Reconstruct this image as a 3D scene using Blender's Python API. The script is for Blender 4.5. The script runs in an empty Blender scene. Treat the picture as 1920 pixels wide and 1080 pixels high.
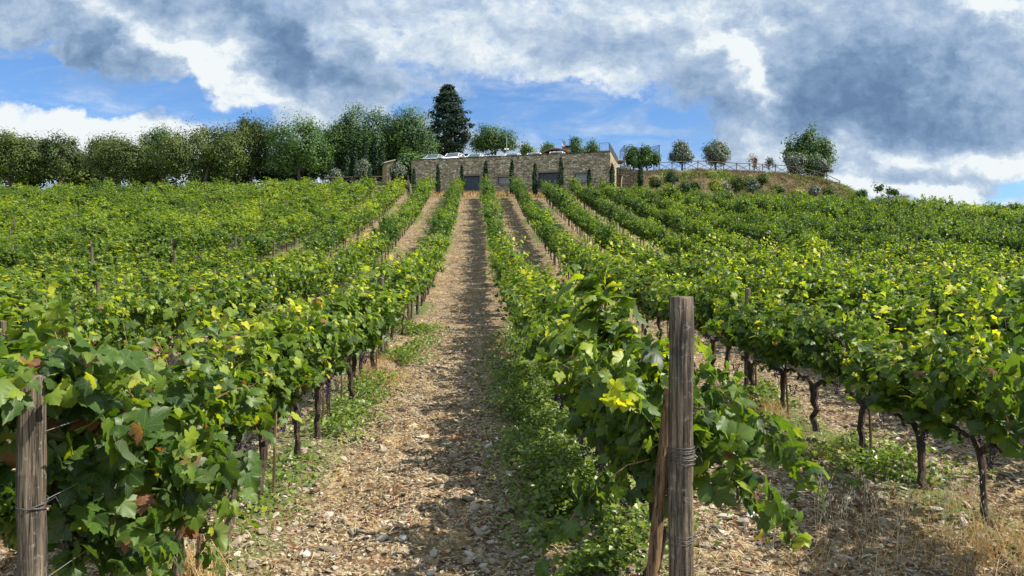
import bpy, math, random
import numpy as np
from mathutils import Vector, Matrix

scn = bpy.context.scene
COL = scn.collection
F = 1387.0                      # focal length in 1920-px units

# ------------------------------------------------------------------ camera
cd = bpy.data.cameras.new('camera'); cam = bpy.data.objects.new('camera', cd); COL.objects.link(cam)
cam.location = (0, 0, 0); cam.rotation_euler = (math.radians(90), 0, 0)
cd.sensor_width = 36.0; cd.lens = 36.0 * F / 1920.0; cd.clip_start = 0.05; cd.clip_end = 6000
scn.camera = cam

# ------------------------------------------------------------------ node helper
class NT:
    def __init__(s, tree): s.t = tree; s.n = tree.nodes; s.l = tree.links
    def new(s, typ, **kw):
        nd = s.n.new(typ)
        for k, v in kw.items(): setattr(nd, k, v)
        return nd
    def put(s, sock, v):
        if isinstance(v, bpy.types.NodeSocket): s.l.new(v, sock)
        elif v is not None:
            try: sock.default_value = v
            except Exception:
                sock.default_value = tuple(v) + (1.0,) if len(v) == 3 else v
    def m(s, op, a, b=None, c=None, clamp=False):
        nd = s.new('ShaderNodeMath', operation=op, use_clamp=clamp)
        s.put(nd.inputs[0], a)
        if b is not None: s.put(nd.inputs[1], b)
        if c is not None: s.put(nd.inputs[2], c)
        return nd.outputs[0]
    def vm(s, op, a, b=None, sc=None):
        nd = s.new('ShaderNodeVectorMath', operation=op)
        s.put(nd.inputs[0], a)
        if b is not None: s.put(nd.inputs[1], b)
        if sc is not None: s.put(nd.inputs['Scale'], sc)
        return nd.outputs[0]
    def mix(s, f, a, b, mode='MIX'):
        nd = s.new('ShaderNodeMix', data_type='RGBA', blend_type=mode)
        s.put(nd.inputs[0], f); s.put(nd.inputs[6], a); s.put(nd.inputs[7], b)
        return nd.outputs[2]
    def noise(s, vec, scale, detail=4, rough=.55, dist=0, out=0):
        nd = s.new('ShaderNodeTexNoise')
        s.put(nd.inputs['Vector'], vec); s.put(nd.inputs['Scale'], scale); s.put(nd.inputs['Detail'], detail)
        s.put(nd.inputs['Roughness'], rough); s.put(nd.inputs['Distortion'], dist)
        return nd.outputs[out]
    def vor(s, vec, scale, feature='F1', out=0, rnd=1):
        nd = s.new('ShaderNodeTexVoronoi', feature=feature)
        s.put(nd.inputs['Vector'], vec); s.put(nd.inputs['Scale'], scale); s.put(nd.inputs['Randomness'], rnd)
        return nd.outputs[out]
    def ramp(s, fac, stops, interp='LINEAR'):
        nd = s.new('ShaderNodeValToRGB'); cr = nd.color_ramp; cr.interpolation = interp
        while len(cr.elements) < len(stops): cr.elements.new(0.5)
        for e, (p, c) in zip(cr.elements, stops):
            e.position = p; e.color = tuple(c) + (1.0,) if len(c) == 3 else c
        s.put(nd.inputs[0], fac)
        return nd.outputs[0]
    def ss(s, x, lo, hi):
        nd = s.new('ShaderNodeMapRange', interpolation_type='SMOOTHSTEP')
        s.put(nd.inputs[0], x); s.put(nd.inputs[1], lo); s.put(nd.inputs[2], hi)
        s.put(nd.inputs[3], 0.0); s.put(nd.inputs[4], 1.0)
        return nd.outputs[0]
    def sep(s, v):
        nd = s.new('ShaderNodeSeparateXYZ'); s.put(nd.inputs[0], v); return nd.outputs
    def comb(s, x, y, z):
        nd = s.new('ShaderNodeCombineXYZ')
        for i, v in enumerate((x, y, z)): s.put(nd.inputs[i], v)
        return nd.outputs[0]
    def attr(s, name, out='Fac'):
        nd = s.new('ShaderNodeAttribute', attribute_name=name); return nd.outputs[out]
    def bump(s, h, strength, dist):
        nd = s.new('ShaderNodeBump'); s.put(nd.inputs['Height'], h)
        nd.inputs['Strength'].default_value = strength; nd.inputs['Distance'].default_value = dist
        return nd.outputs[0]

# ------------------------------------------------------------------ world: sky + clouds, by direction
SUN_AZ, SUN_EL = 99.0, 46.0     # degrees to the right of straight ahead, above the horizon
world = bpy.data.worlds.new('World'); scn.world = world; world.use_nodes = True
w = NT(world.node_tree); w.n.clear()
sky = w.new('ShaderNodeTexSky', sky_type='NISHITA'); sky.sun_disc = False
sky.sun_elevation = math.radians(SUN_EL); sky.sun_rotation = math.radians(SUN_AZ)
sky.altitude = 300; sky.air_density = 1.0; sky.dust_density = 0.6; sky.ozone_density = 2.2
tc = w.new('ShaderNodeTexCoord').outputs['Generated']
dx, dy, dz = w.sep(tc)
ay = w.m('MAXIMUM', w.m('ABSOLUTE', dy), 0.02)
# tangents of the direction's angles, in units of 1/1387 about azimuth 0, elevation 0
U = w.m('MULTIPLY_ADD', w.m('DIVIDE', dx, ay), 1387.0, 960.0)
V = w.m('MULTIPLY_ADD', w.m('DIVIDE', dz, ay), -1387.0, 540.0)
wq = w.comb(w.m('MULTIPLY', U, .01), w.m('MULTIPLY', V, .013), 0.0)
n_w = w.noise(wq, .55, 8, .62, out=1)
wv = w.vm('SUBTRACT', n_w, (.5, .5, .5))
wx, wy, _ = w.sep(wv)
U2 = w.m('MULTIPLY_ADD', wx, 330.0, U); V2 = w.m('MULTIPLY_ADD', wy, 190.0, V)
def blobs(lst):
    tot = None
    for (cx, cy, rx, ry, ang, amp) in lst:
        ca, sa = math.cos(math.radians(ang)), math.sin(math.radians(ang))
        ux = w.m('SUBTRACT', U2, float(cx)); uy = w.m('SUBTRACT', V2, float(cy))
        a = w.m('MULTIPLY_ADD', uy, sa / rx, w.m('MULTIPLY', ux, ca / rx))
        b = w.m('MULTIPLY_ADD', uy, ca / ry, w.m('MULTIPLY', ux, -sa / ry))
        r2 = w.m('MULTIPLY_ADD', a, a, w.m('MULTIPLY', b, b))
        g = w.m('MULTIPLY', w.m('EXPONENT', w.m('MULTIPLY', r2, -1.0)), float(amp))
        tot = g if tot is None else w.m('ADD', tot, g)
    return tot
q1 = w.vm('ADD', wq, w.vm('SCALE', wv, sc=.9))
n1 = w.noise(q1, .62, 12, .64)
n1b = w.noise(w.vm('ADD', q1, (.10, -.20, .0)), .62, 12, .64)
n2 = w.noise(w.vm('ADD', q1, (7.3, 2.1, 4.0)), 1.5, 12, .67)
n3 = w.noise(w.vm('MULTIPLY', w.vm('ADD', wq, (3.0, 9.0, 1.0)), (.5, 1.6, 1.0)), 1.0, 8, .6, .6)
cover = w.m('ADD', w.m('MULTIPLY_ADD', n1, 1.3, -.10), blobs([
    (60, 170, 150, 55, 8, -.80), (330, 190, 180, 36, 10, -.95), (20, 120, 70, 40, 0, -.3), (1100, 250, 210, 56, 8, -.95), (1010, 200, 160, 40, 10, -.40),
    (930, 205, 90, 40, 0, -.25), (1270, 215, 90, 36, 20, -.30), (1905, 350, 70, 34, 0, -.85), (800, 120, 60, 25, 20, -.3),
    (150, 60, 300, 80, 5, .5), (450, 130, 200, 80, 35, .4), (720, 150, 130, 60, 5, .25), (1700, 150, 330, 170, 10, .7),
    (1420, 270, 110, 50, 0, .3), (60, 115, 80, 24, 0, -.3), (800, 200, 90, 30, 0, -.3), (1130, 110, 170, 60, 20, .35), (170, 262, 190, 48, 6, .95), (1650, 320, 200, 40, 5, .4),
    (960, 290, 110, 18, 12, .25)]))
cmask = w.m('MAXIMUM', w.ss(w.m('ADD', cover, w.m('MULTIPLY_ADD', n2, .9, -.45)), .16, .66), w.m('MULTIPLY', w.ss(n3, .42, .72), .5))
dark = w.m('ADD', w.m('MULTIPLY_ADD', n1, 1.15, -.30), blobs([
    (130, 70, 200, 70, 12, .34), (215, 110, 90, 44, 10, .26), (440, 28, 250, 46, 28, .42), (555, 120, 80, 60, 50, .36), (690, 140, 90, 36, 8, .30),
    (310, 90, 190, 26, 33, -.42), (480, 160, 160, 26, 28, -.30), (1700, 130, 300, 110, 5, .42), (1660, 225, 300, 50, 3, .36), (1560, 150, 120, 90, 0, .22),
    (1050, 75, 80, 44, 12, .26), (1230, 110, 120, 40, 20, .24), (1290, 200, 110, 36, 40, .2), (1090, 165, 120, 30, 0, -.22), (1385, 130, 34, 100, -25, -.55),
    (1470, 55, 60, 25, 0, -.2), (1850, 15, 80, 26, 30, -.5), (170, 255, 230, 46, 6, -.75), (790, 60, 200, 60, 0, -.14), (950, 120, 160, 50, 0, -.16), (1150, 20, 160, 24, 0, -.2), (1330, 70, 50, 60, 0, -.2), (1420, 190, 60, 40, 30, -.25),
    (1700, 335, 200, 24, 4, .26), (1600, 296, 200, 20, 4, -.22), (1700, 372, 200, 16, 4, -.5), (1865, 300, 50, 18, 0, -.5),
    (560, 245, 200, 40, 0, .05)]))
shade = w.m('MULTIPLY', w.m('SUBTRACT', n1b, n1), 1.5)
dk = w.m('ADD', w.m('ADD', dark, shade), w.m('MULTIPLY_ADD', n2, .95, -.50))
ccol = w.ramp(dk, [(0.0, (1.0, 1.06, 1.08)), (.12, (.78, .89, .99)), (.30, (.54, .67, .84)), (.50, (.385, .525, .73)), (.74, (.235, .365, .57)), (1.0, (.155, .265, .45))])
skyc = w.mix(1.0, sky.outputs[0], (.56, .76, .99), 'MULTIPLY')
mixc = w.mix(cmask, skyc, w.vm('SCALE', ccol, sc=w.m('MULTIPLY', 5.2, w.m('ADD', 1.0, w.m('ADD', w.m('MULTIPLY', w.ss(dz, .38, .75), .0), w.m('MULTIPLY', w.ss(dy, .25, -.35), 1.0))))))  # unseen clouds behind the camera brightened, added fill light for wall and vines
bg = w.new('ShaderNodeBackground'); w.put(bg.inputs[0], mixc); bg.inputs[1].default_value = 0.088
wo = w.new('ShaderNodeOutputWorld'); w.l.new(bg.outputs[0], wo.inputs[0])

# ------------------------------------------------------------------ sun
sl = bpy.data.lights.new('sun', 'SUN'); sl.energy = 5.0; sl.angle = math.radians(0.5); sl.color = (1.0, .94, .84)
sun = bpy.data.objects.new('sun', sl); COL.objects.link(sun)
az, el = math.radians(SUN_AZ), math.radians(SUN_EL)
sdir = Vector((math.sin(az) * math.cos(el), math.cos(az) * math.cos(el), math.sin(el)))
sun.rotation_euler = sdir.to_track_quat('Z', 'Y').to_euler(); sun.location = sdir * 60

scn.view_settings.view_transform = 'Standard'; scn.view_settings.look = 'None'
scn.view_settings.exposure = 0.96; scn.view_settings.gamma = 1.0
scn.render.engine = 'CYCLES'
cy = scn.cycles
cy.max_bounces = 5; cy.diffuse_bounces = 3; cy.glossy_bounces = 2; cy.transmission_bounces = 4; cy.transparent_max_bounces = 8
cy.use_denoising = True; cy.sample_clamp_indirect = 6

# ------------------------------------------------------------------ numpy mesh tools
RNG = np.random.default_rng(11)

def np_mesh(name, V, faces, mats, attrs=None, mi=None, smooth=False):
    """faces: list of int arrays (M,k). attrs: {name: per-face floats}. mi: per-face material index"""
    me = bpy.data.meshes.new(name)
    V = np.ascontiguousarray(V, dtype=np.float32)
    faces = [np.asarray(f, dtype=np.int32) for f in faces if len(f)]
    me.vertices.add(len(V)); me.vertices.foreach_set('co', V.ravel())
    nl = sum(f.size for f in faces); nf = sum(len(f) for f in faces)
    me.loops.add(nl); me.loops.foreach_set('vertex_index', np.concatenate([f.ravel() for f in faces]))
    tot = np.concatenate([np.full(len(f), f.shape[1], np.int32) for f in faces])
    start = np.concatenate([[0], np.cumsum(tot)[:-1]]).astype(np.int32)
    me.polygons.add(nf); me.polygons.foreach_set('loop_start', start)
    try: me.polygons.foreach_set('loop_total', tot)
    except Exception: pass
    for m_ in (mats if isinstance(mats, (list, tuple)) else [mats]): me.materials.append(m_)
    if mi is not None: me.polygons.foreach_set('material_index', np.asarray(mi, np.int32))
    me.polygons.foreach_set('use_smooth', np.full(nf, smooth, dtype=bool))
    if attrs:
        for k, v in attrs.items():
            a = me.attributes.new(k, 'FLOAT', 'FACE'); a.data.foreach_set('value', np.asarray(v, np.float32))
    me.update(calc_edges=True)
    return me

class MB:
    """collects pieces, each with its own faces, material index and tone"""
    def __init__(s): s.V = []; s.q = []; s.t = []; s.n = 0; s.qm = []; s.tm = []; s.qa = []; s.ta = []
    def add(s, V, quads=None, tris=None, mi=0, tone=0.5):
        V = np.asarray(V, float).reshape(-1, 3)
        if quads is not None and len(quads):
            q = np.asarray(quads, int).reshape(-1, 4); s.q.append(q + s.n); s.qm.append(np.full(len(q), mi)); s.qa.append(np.broadcast_to(np.asarray(tone, float), (len(q),)))
        if tris is not None and len(tris):
            q = np.asarray(tris, int).reshape(-1, 3); s.t.append(q + s.n); s.tm.append(np.full(len(q), mi)); s.ta.append(np.broadcast_to(np.asarray(tone, float), (len(q),)))
        s.V.append(V); s.n += len(V); return s
    def box(s, lo, hi, mi=0, tone=.5, M=None):
        x0, y0, z0 = lo; x1, y1, z1 = hi
        V = np.array([(x0,y0,z0),(x1,y0,z0),(x1,y1,z0),(x0,y1,z0),(x0,y0,z1),(x1,y0,z1),(x1,y1,z1),(x0,y1,z1)], float)
        if M is not None: V = np.array([tuple(M @ Vector(v)) for v in V])
        return s.add(V, [(0,3,2,1),(4,5,6,7),(0,1,5,4),(1,2,6,5),(2,3,7,6),(3,0,4,7)], mi=mi, tone=tone)
    def tube(s, pts, rad, n=8, mi=0, tone=.5, jit=0, rng=None, cap=True):
        pts = np.asarray(pts, float); m_ = len(pts); rad = np.broadcast_to(np.asarray(rad, float), (m_,))
        T = np.gradient(pts, axis=0); T /= np.linalg.norm(T, axis=1)[:, None] + 1e-9
        ref = np.array([0, 0, 1.]) if abs(T[0][2]) < .8 else np.array([1., 0, 0])
        A = np.cross(T, ref); A /= np.linalg.norm(A, axis=1)[:, None] + 1e-9
        B = np.cross(T, A)
        th = np.arange(n) * 2 * math.pi / n
        R = rad[:, None] * np.ones(n)[None]
        if jit and rng is not None: R = R * (1 + jit * rng.normal(size=(1, n)) + .6 * jit * rng.normal(size=(m_, n)))
        V = pts[:, None] + R[..., None] * (np.cos(th)[None, :, None] * A[:, None] + np.sin(th)[None, :, None] * B[:, None])
        V = V.reshape(-1, 3)
        i = np.arange(m_ - 1)[:, None] * n; j = np.arange(n)[None]; j2 = (j + 1) % n
        q = np.stack([i + j, i + j2, i + n + j2, i + n + j], -1).reshape(-1, 4)
        tr = None
        if cap:
            V = np.vstack([V, pts[0], pts[-1]]); c0, c1 = len(V) - 2, len(V) - 1
            e = (m_ - 1) * n; jj = np.arange(n); jn = (jj + 1) % n
            tr = np.vstack([np.stack([np.full(n, c0), jn, jj], 1), np.stack([np.full(n, c1), e + jj, e + jn], 1)])
        return s.add(V, q, tr, mi, tone)
    def mesh(s, name, mats, smooth=False):
        fs = []; mi = []; at = []
        if s.q: fs.append(np.vstack(s.q)); mi.append(np.concatenate(s.qm)); at.append(np.concatenate(s.qa))
        if s.t: fs.append(np.vstack(s.t)); mi.append(np.concatenate(s.tm)); at.append(np.concatenate(s.ta))
        return np_mesh(name, np.vstack(s.V), fs, mats, {'tone': np.concatenate(at)}, np.concatenate(mi), smooth)

def link(name, me, parent=None, loc=None, rotz=None):
    o = bpy.data.objects.new(name, me); COL.objects.link(o)
    if parent is not None: o.parent = parent
    if loc is not None: o.location = loc
    if rotz is not None: o.rotation_euler[2] = rotz
    return o
def tag(o, label=None, cat=None, group=None, kind=None):
    if label: o['label'] = label
    if cat: o['category'] = cat
    if group: o['group'] = group
    if kind: o['kind'] = kind
    return o
def thing(name, label, cat, loc, rotz=0, group=None):
    o = bpy.data.objects.new(name, None); COL.objects.link(o)
    o.empty_display_size = .2; o.location = loc; o.rotation_euler[2] = rotz
    return tag(o, label, cat, group)

def unit(a): return a / (np.linalg.norm(a, axis=-1, keepdims=True) + 1e-9)
def frames(nrm, tip):
    """columns x,y,z : y = tip direction made perpendicular to the normal"""
    n = unit(nrm); y = unit(tip - n * np.sum(tip * n, -1, keepdims=True)); x = np.cross(y, n)
    return np.stack([x, y, n], -1)
def scatter(T, faces, P, R, S):
    """copies of template T at P with frames R and scales S"""
    V = P[:, None] + np.einsum('nij,kj->nki', R, T) * S[:, None, None]
    k = len(T); off = (np.arange(len(P)) * k)[:, None, None]
    return V.reshape(-1, 3), (faces[None] + off).reshape(-1, faces.shape[1])

# value noise
_lat = np.random.default_rng(5).random((256, 256))
def vnoise(x, y):
    xi = np.floor(x).astype(int); yi = np.floor(y).astype(int); fx = x - xi; fy = y - yi
    fx = fx * fx * (3 - 2 * fx); fy = fy * fy * (3 - 2 * fy)
    a = _lat[xi & 255, yi & 255]; b = _lat[(xi + 1) & 255, yi & 255]; c = _lat[xi & 255, (yi + 1) & 255]; d = _lat[(xi + 1) & 255, (yi + 1) & 255]
    return (a * (1 - fx) + b * fx) * (1 - fy) + (c * (1 - fx) + d * fx) * fy
def fbm(x, y, o=4, g=.5):
    t = 0; a = 1; s_ = 0
    for i in range(o): t = t + a * vnoise(x * 2 ** i + 17.3 * i, y * 2 ** i + 5.1 * i); s_ += a; a *= g
    return t / s_

# ------------------------------------------------------------------ terrain
_ys = np.arange(-40, 140, .5)
_pz = np.interp(_ys, [-40, 0, 5, 10, 15, 20, 25, 30, 35, 40, 45, 50, 55, 60, 65, 70, 74, 77, 140],
                [-3.2, -2.0, -1.84, -1.6, -1.3, -.95, -.5, .12, .98, 1.98, 2.95, 3.95, 4.95, 6.0, 7.1, 8.25, 9.2, 9.95, 10.2])
_k = np.hanning(9); _k /= _k.sum()
_pz = np.convolve(np.pad(_pz, 4, mode='edge'), _k, 'valid')
def sst(x, a, b):
    t = np.clip((x - a) / (b - a), 0, 1); return t * t * (3 - 2 * t)
def ground_z(X, Y, fine=False):
    X = np.asarray(X, float); Y = np.asarray(Y, float)
    z = np.interp(Y, _ys, _pz)
    cr = np.interp(X, [-300, -80, -60, -40, -20, 0, 8, 12, 23, 37, 50, 80, 300], [-9, -2.2, -1.0, -.5, 0, 0, -.25, -.6, -1.1, -1.8, -2.4, -5, -18])
    z = z + cr * sst(Y, 0, 74)
    # ground falls away behind the crest
    z = z - sst(X, 38, 60) * sst(Y, 77, 130) * 14
    z = z - sst(Y, 135, 500) * 26 - sst(-X, 70, 300) * 3
    z = z - sst(X, 10, 30) * sst(Y, 60, 77) * .2
    # raised terrace behind the stone wall and its grassy bank
    front = np.interp(X, [-12.6, -11.0, 10.5, 12.8, 60], [77.5, 93, 93, 80, 79.0])
    top = np.interp(X, [-75, -45, -20, 12, 22, 32, 36.5, 39.5, 43, 47], [10.6, 11.9, 12.5, 13.4, 13.9, 13.45, 12.9, 11.9, 8.6, 4.0]) 
    m_ = sst(Y, front, front + np.interp(X, [-12.6, -11, 10.5, 12.8, 40], [12, 3, 3, 6.5, 8.5])) * (1 - sst(Y, 125, 170))
    z = np.where(top > z, z + (top - z) * m_, z)
    if fine:
        f = 1 - sst(Y, 25, 60) * .6
        z = z + (fbm(X * .9, Y * .9, 3) - .5) * .14 * f + (fbm(X * 5, Y * 5, 3) - .5) * .085
    else:
        z = z + (fbm(X * .9, Y * .9, 3) - .5) * .14 * (1 - sst(Y, 25, 60) * .6)
    return z
def gz(x, y): return float(ground_z(np.array([x]), np.array([y]))[0])
def at(px, py, d): return ((px - 960) / F * d, d, (540 - py) / F * d)

ROWS_R, ROWS_L, SP, SH = 1.05, -1.75, 2.8, -.049   # lateral offsets of the two rows beside the path; spacing; drift of the rows
def row_x(k, s):            # k >= 0: rows on the side of the thick post; k < 0: the other side
    a = ROWS_R + SP * k if k >= 0 else ROWS_L + SP * (k + 1)
    return a + SH * s
ROT = math.atan(-SH)

# ------------------------------------------------------------------ materials
def mat(name):
    m_ = bpy.data.materials.new(name); m_.use_nodes = True; t = NT(m_.node_tree); t.n.clear()
    out = t.new('ShaderNodeOutputMaterial'); return m_, t, out
def principled(t, out, col, rough=.8, normal=None, metal=0, spec=.5, **kw):
    p = t.new('ShaderNodeBsdfPrincipled'); t.put(p.inputs['Base Color'], col); t.put(p.inputs['Roughness'], rough)
    p.inputs['Metallic'].default_value = metal; p.inputs['Specular IOR Level'].default_value = spec
    if normal is not None: t.put(p.inputs['Normal'], normal)
    for k, v in kw.items(): t.put(p.inputs[k], v)
    if out is not None: t.l.new(p.outputs[0], out.inputs[0])
    return p
def obj_co(t): return t.new('ShaderNodeTexCoord').outputs['Object']
def simple(name, col, rough=.7, metal=0, var=.25, scale=3.0, bump=0, spec=.5):
    m_, t, out = mat(name); c = obj_co(t)
    n = t.noise(c, scale, 5, .6)
    f = t.m('MULTIPLY_ADD', n, 2 * var, 1 - var)
    cc = t.vm('SCALE', tuple(col), sc=f)
    nm = t.bump(t.noise(c, scale * 6, 4, .6), .5, bump) if bump else None
    principled(t, out, cc, rough, nm, metal, spec); return m_

def leaf_mat(name, stops, trans=.45, tcol=(1.6, 1.9, .5), rough=.42, spec=.45, objvar=.25, nscale=9.0):
    m_, t, out = mat(name)
    a = t.attr('tone'); oi = t.new('ShaderNodeObjectInfo').outputs['Random']
    nn = t.noise(t.new('ShaderNodeTexCoord').outputs['Object'], nscale, 2, .5)
    v = t.m('ADD', a, t.m('ADD', t.m('MULTIPLY_ADD', oi, objvar * .5, -objvar * .25), t.m('MULTIPLY_ADD', nn, .24, -.12)))
    isdry = t.m('GREATER_THAN', a, 1.5)
    v = t.m('MAXIMUM', v, 0.0)
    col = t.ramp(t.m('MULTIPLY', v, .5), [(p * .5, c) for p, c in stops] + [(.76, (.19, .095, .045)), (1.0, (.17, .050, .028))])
    if name == 'vine_leaf':
        lx = t.attr('lx'); ly = t.attr('ly')
        r = t.m('SQRT', t.m('MULTIPLY_ADD', lx, lx, t.m('MULTIPLY', ly, ly)))
        th = t.m('ARCTAN2', lx, t.m('ADD', ly, .0001))
        fr = t.m('ABSOLUTE', t.m('SUBTRACT', t.m('FRACT', t.m('MULTIPLY_ADD', th, 1.0 / .78, .5)), .5))
        main = t.m('SUBTRACT', 1.0, t.ss(t.m('MULTIPLY', fr, r), .006, .022))
        ribs = t.m('ABSOLUTE', t.m('SUBTRACT', t.m('FRACT', t.m('MULTIPLY_ADD', fr, 2.2, t.m('MULTIPLY', r, 7.0))), .5))
        side = t.m('MULTIPLY', t.m('SUBTRACT', 1.0, t.ss(ribs, .02, .12)), .35)
        vein = t.m('MULTIPLY', t.m('MAXIMUM', main, side), t.m('GREATER_THAN', r, .03))
        col = t.mix(t.m('MULTIPLY', vein, .42), col, t.mix(.5, col, (.30, .36, .10)))
        blot = t.ss(t.noise(t.new('ShaderNodeTexCoord').outputs['Object'], 38, 3, .6), .60, .70)
        col = t.mix(t.m('MULTIPLY', blot, .35), col, (.20, .17, .04))
    back = t.new('ShaderNodeNewGeometry').outputs['Backfacing']
    cf = t.mix(t.m('MULTIPLY', back, .45), col, t.mix(.5, col, (.22, .26, .13)))
    p = principled(t, None, cf, rough, None, 0, spec)
    tr = t.new('ShaderNodeBsdfTranslucent'); t.put(tr.inputs[0], t.mix(1.0, col, tcol, 'MULTIPLY'))
    ms = t.new('ShaderNodeMixShader'); ms.inputs[0].default_value = trans
    t.l.new(p.outputs[0], ms.inputs[1]); t.l.new(tr.outputs[0], ms.inputs[2]); t.l.new(ms.outputs[0], out.inputs[0])
    return m_
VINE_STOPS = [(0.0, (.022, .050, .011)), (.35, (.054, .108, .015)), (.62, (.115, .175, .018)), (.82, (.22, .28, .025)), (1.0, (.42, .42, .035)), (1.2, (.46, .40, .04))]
M_VINE = leaf_mat('vine_leaf', VINE_STOPS, trans=.42, tcol=(2.0, 2.0, .40), rough=.46, spec=.36)
M_OAK = leaf_mat('oak_leaf', [(0, (.018, .034, .010)), (.5, (.062, .094, .018)), (1.0, (.16, .185, .036)), (1.2, (.17, .18, .03))], trans=.25, tcol=(1.3, 1.5, .5), rough=.6, spec=.25, objvar=.5)
M_POPLAR = leaf_mat('poplar_leaf', [(0, (.018, .045, .012)), (.5, (.055, .110, .022)), (1.0, (.13, .20, .038)), (1.2, (.14, .20, .03))], trans=.28, tcol=(1.3, 1.6, .5), rough=.55, spec=.3, objvar=.4)
M_CONIF = leaf_mat('conifer_leaf', [(0, (.006, .018, .010)), (.5, (.014, .034, .017)), (1.0, (.035, .060, .028)), (1.2, (.04, .06, .03))], trans=.08, tcol=(1.1, 1.2, .7), rough=.7, spec=.2)
M_CYP = leaf_mat('cypress_leaf', [(0, (.010, .028, .012)), (.5, (.022, .050, .020)), (1.0, (.045, .085, .030)), (1.2, (.05, .08, .03))], trans=.08, tcol=(1.1, 1.2, .7), rough=.7, spec=.2)
M_OLIVE = leaf_mat('olive_leaf', [(0, (.045, .062, .034)), (.5, (.10, .125, .075)), (1.0, (.20, .23, .15)), (1.2, (.2, .23, .15))], trans=.15, tcol=(1.1, 1.2, .8), rough=.5, spec=.4)
M_WEED = leaf_mat('weed_leaf', [(0, (.045, .085, .018)), (.5, (.13, .19, .028)), (1.0, (.27, .31, .05)), (1.2, (.3, .3, .06))], trans=.35, tcol=(1.5, 1.7, .5))
M_YEL = leaf_mat('broom_leaf', [(0, (.12, .14, .01)), (.5, (.24, .25, .015)), (1.0, (.42, .38, .03)), (1.2, (.42, .38, .03))], trans=.3, tcol=(1.3, 1.3, .5))
M_RUST = leaf_mat('rust_leaf', [(0, (.10, .055, .03)), (.5, (.20, .11, .055)), (1.0, (.30, .2, .10)), (1.2, (.3, .2, .1))], trans=.3, tcol=(1.3, 1.2, .6))

def straw_mat(name, stops, trans=.2):
    m_, t, out = mat(name); a = t.attr('tone')
    col = t.ramp(a, stops)
    p = principled(t, None, col, .75, None, 0, .2)
    tr = t.new('ShaderNodeBsdfTranslucent'); t.put(tr.inputs[0], col)
    ms = t.new('ShaderNodeMixShader'); ms.inputs[0].default_value = trans
    t.l.new(p.outputs[0], ms.inputs[1]); t.l.new(tr.outputs[0], ms.inputs[2]); t.l.new(ms.outputs[0], out.inputs[0]); return m_
M_STRAW = straw_mat('straw', [(0, (.16, .09, .045)), (.35, (.36, .26, .13)), (.7, (.56, .45, .26)), (1.0, (.70, .62, .42))])
M_DRYLEAF = straw_mat('dry_leaf', [(0, (.075, .030, .020)), (.4, (.17, .062, .035)), (.75, (.28, .14, .07)), (1.0, (.42, .28, .15))], .1)
M_DRYGRASS = straw_mat('dry_grass', [(0, (.28, .14, .05)), (.5, (.50, .32, .12)), (1.0, (.62, .50, .26))], .3)
M_BANKGRASS = straw_mat('bank_grass', [(0, (.08, .06, .028)), (.5, (.18, .125, .058)), (.85, (.28, .20, .095)), (1.0, (.11, .13, .04))], .2)

def gravel_mat():
    m_, t, out = mat('gravel'); a = t.attr('tone'); c = obj_co(t)
    col = t.ramp(a, [(0, (.08, .060, .045)), (.3, (.20, .16, .115)), (.6, (.36, .31, .24)), (.85, (.53, .49, .41)), (1.0, (.72, .69, .62))])
    n = t.noise(c, 60, 3, .6)
    col = t.mix(t.m('MULTIPLY_ADD', n, .6, -.1), col, (.24, .17, .11))
    principled(t, out, col, .9, t.bump(t.noise(c, 120, 3), .5, .004), 0, .3); return m_
M_GRAVEL = gravel_mat()

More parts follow.
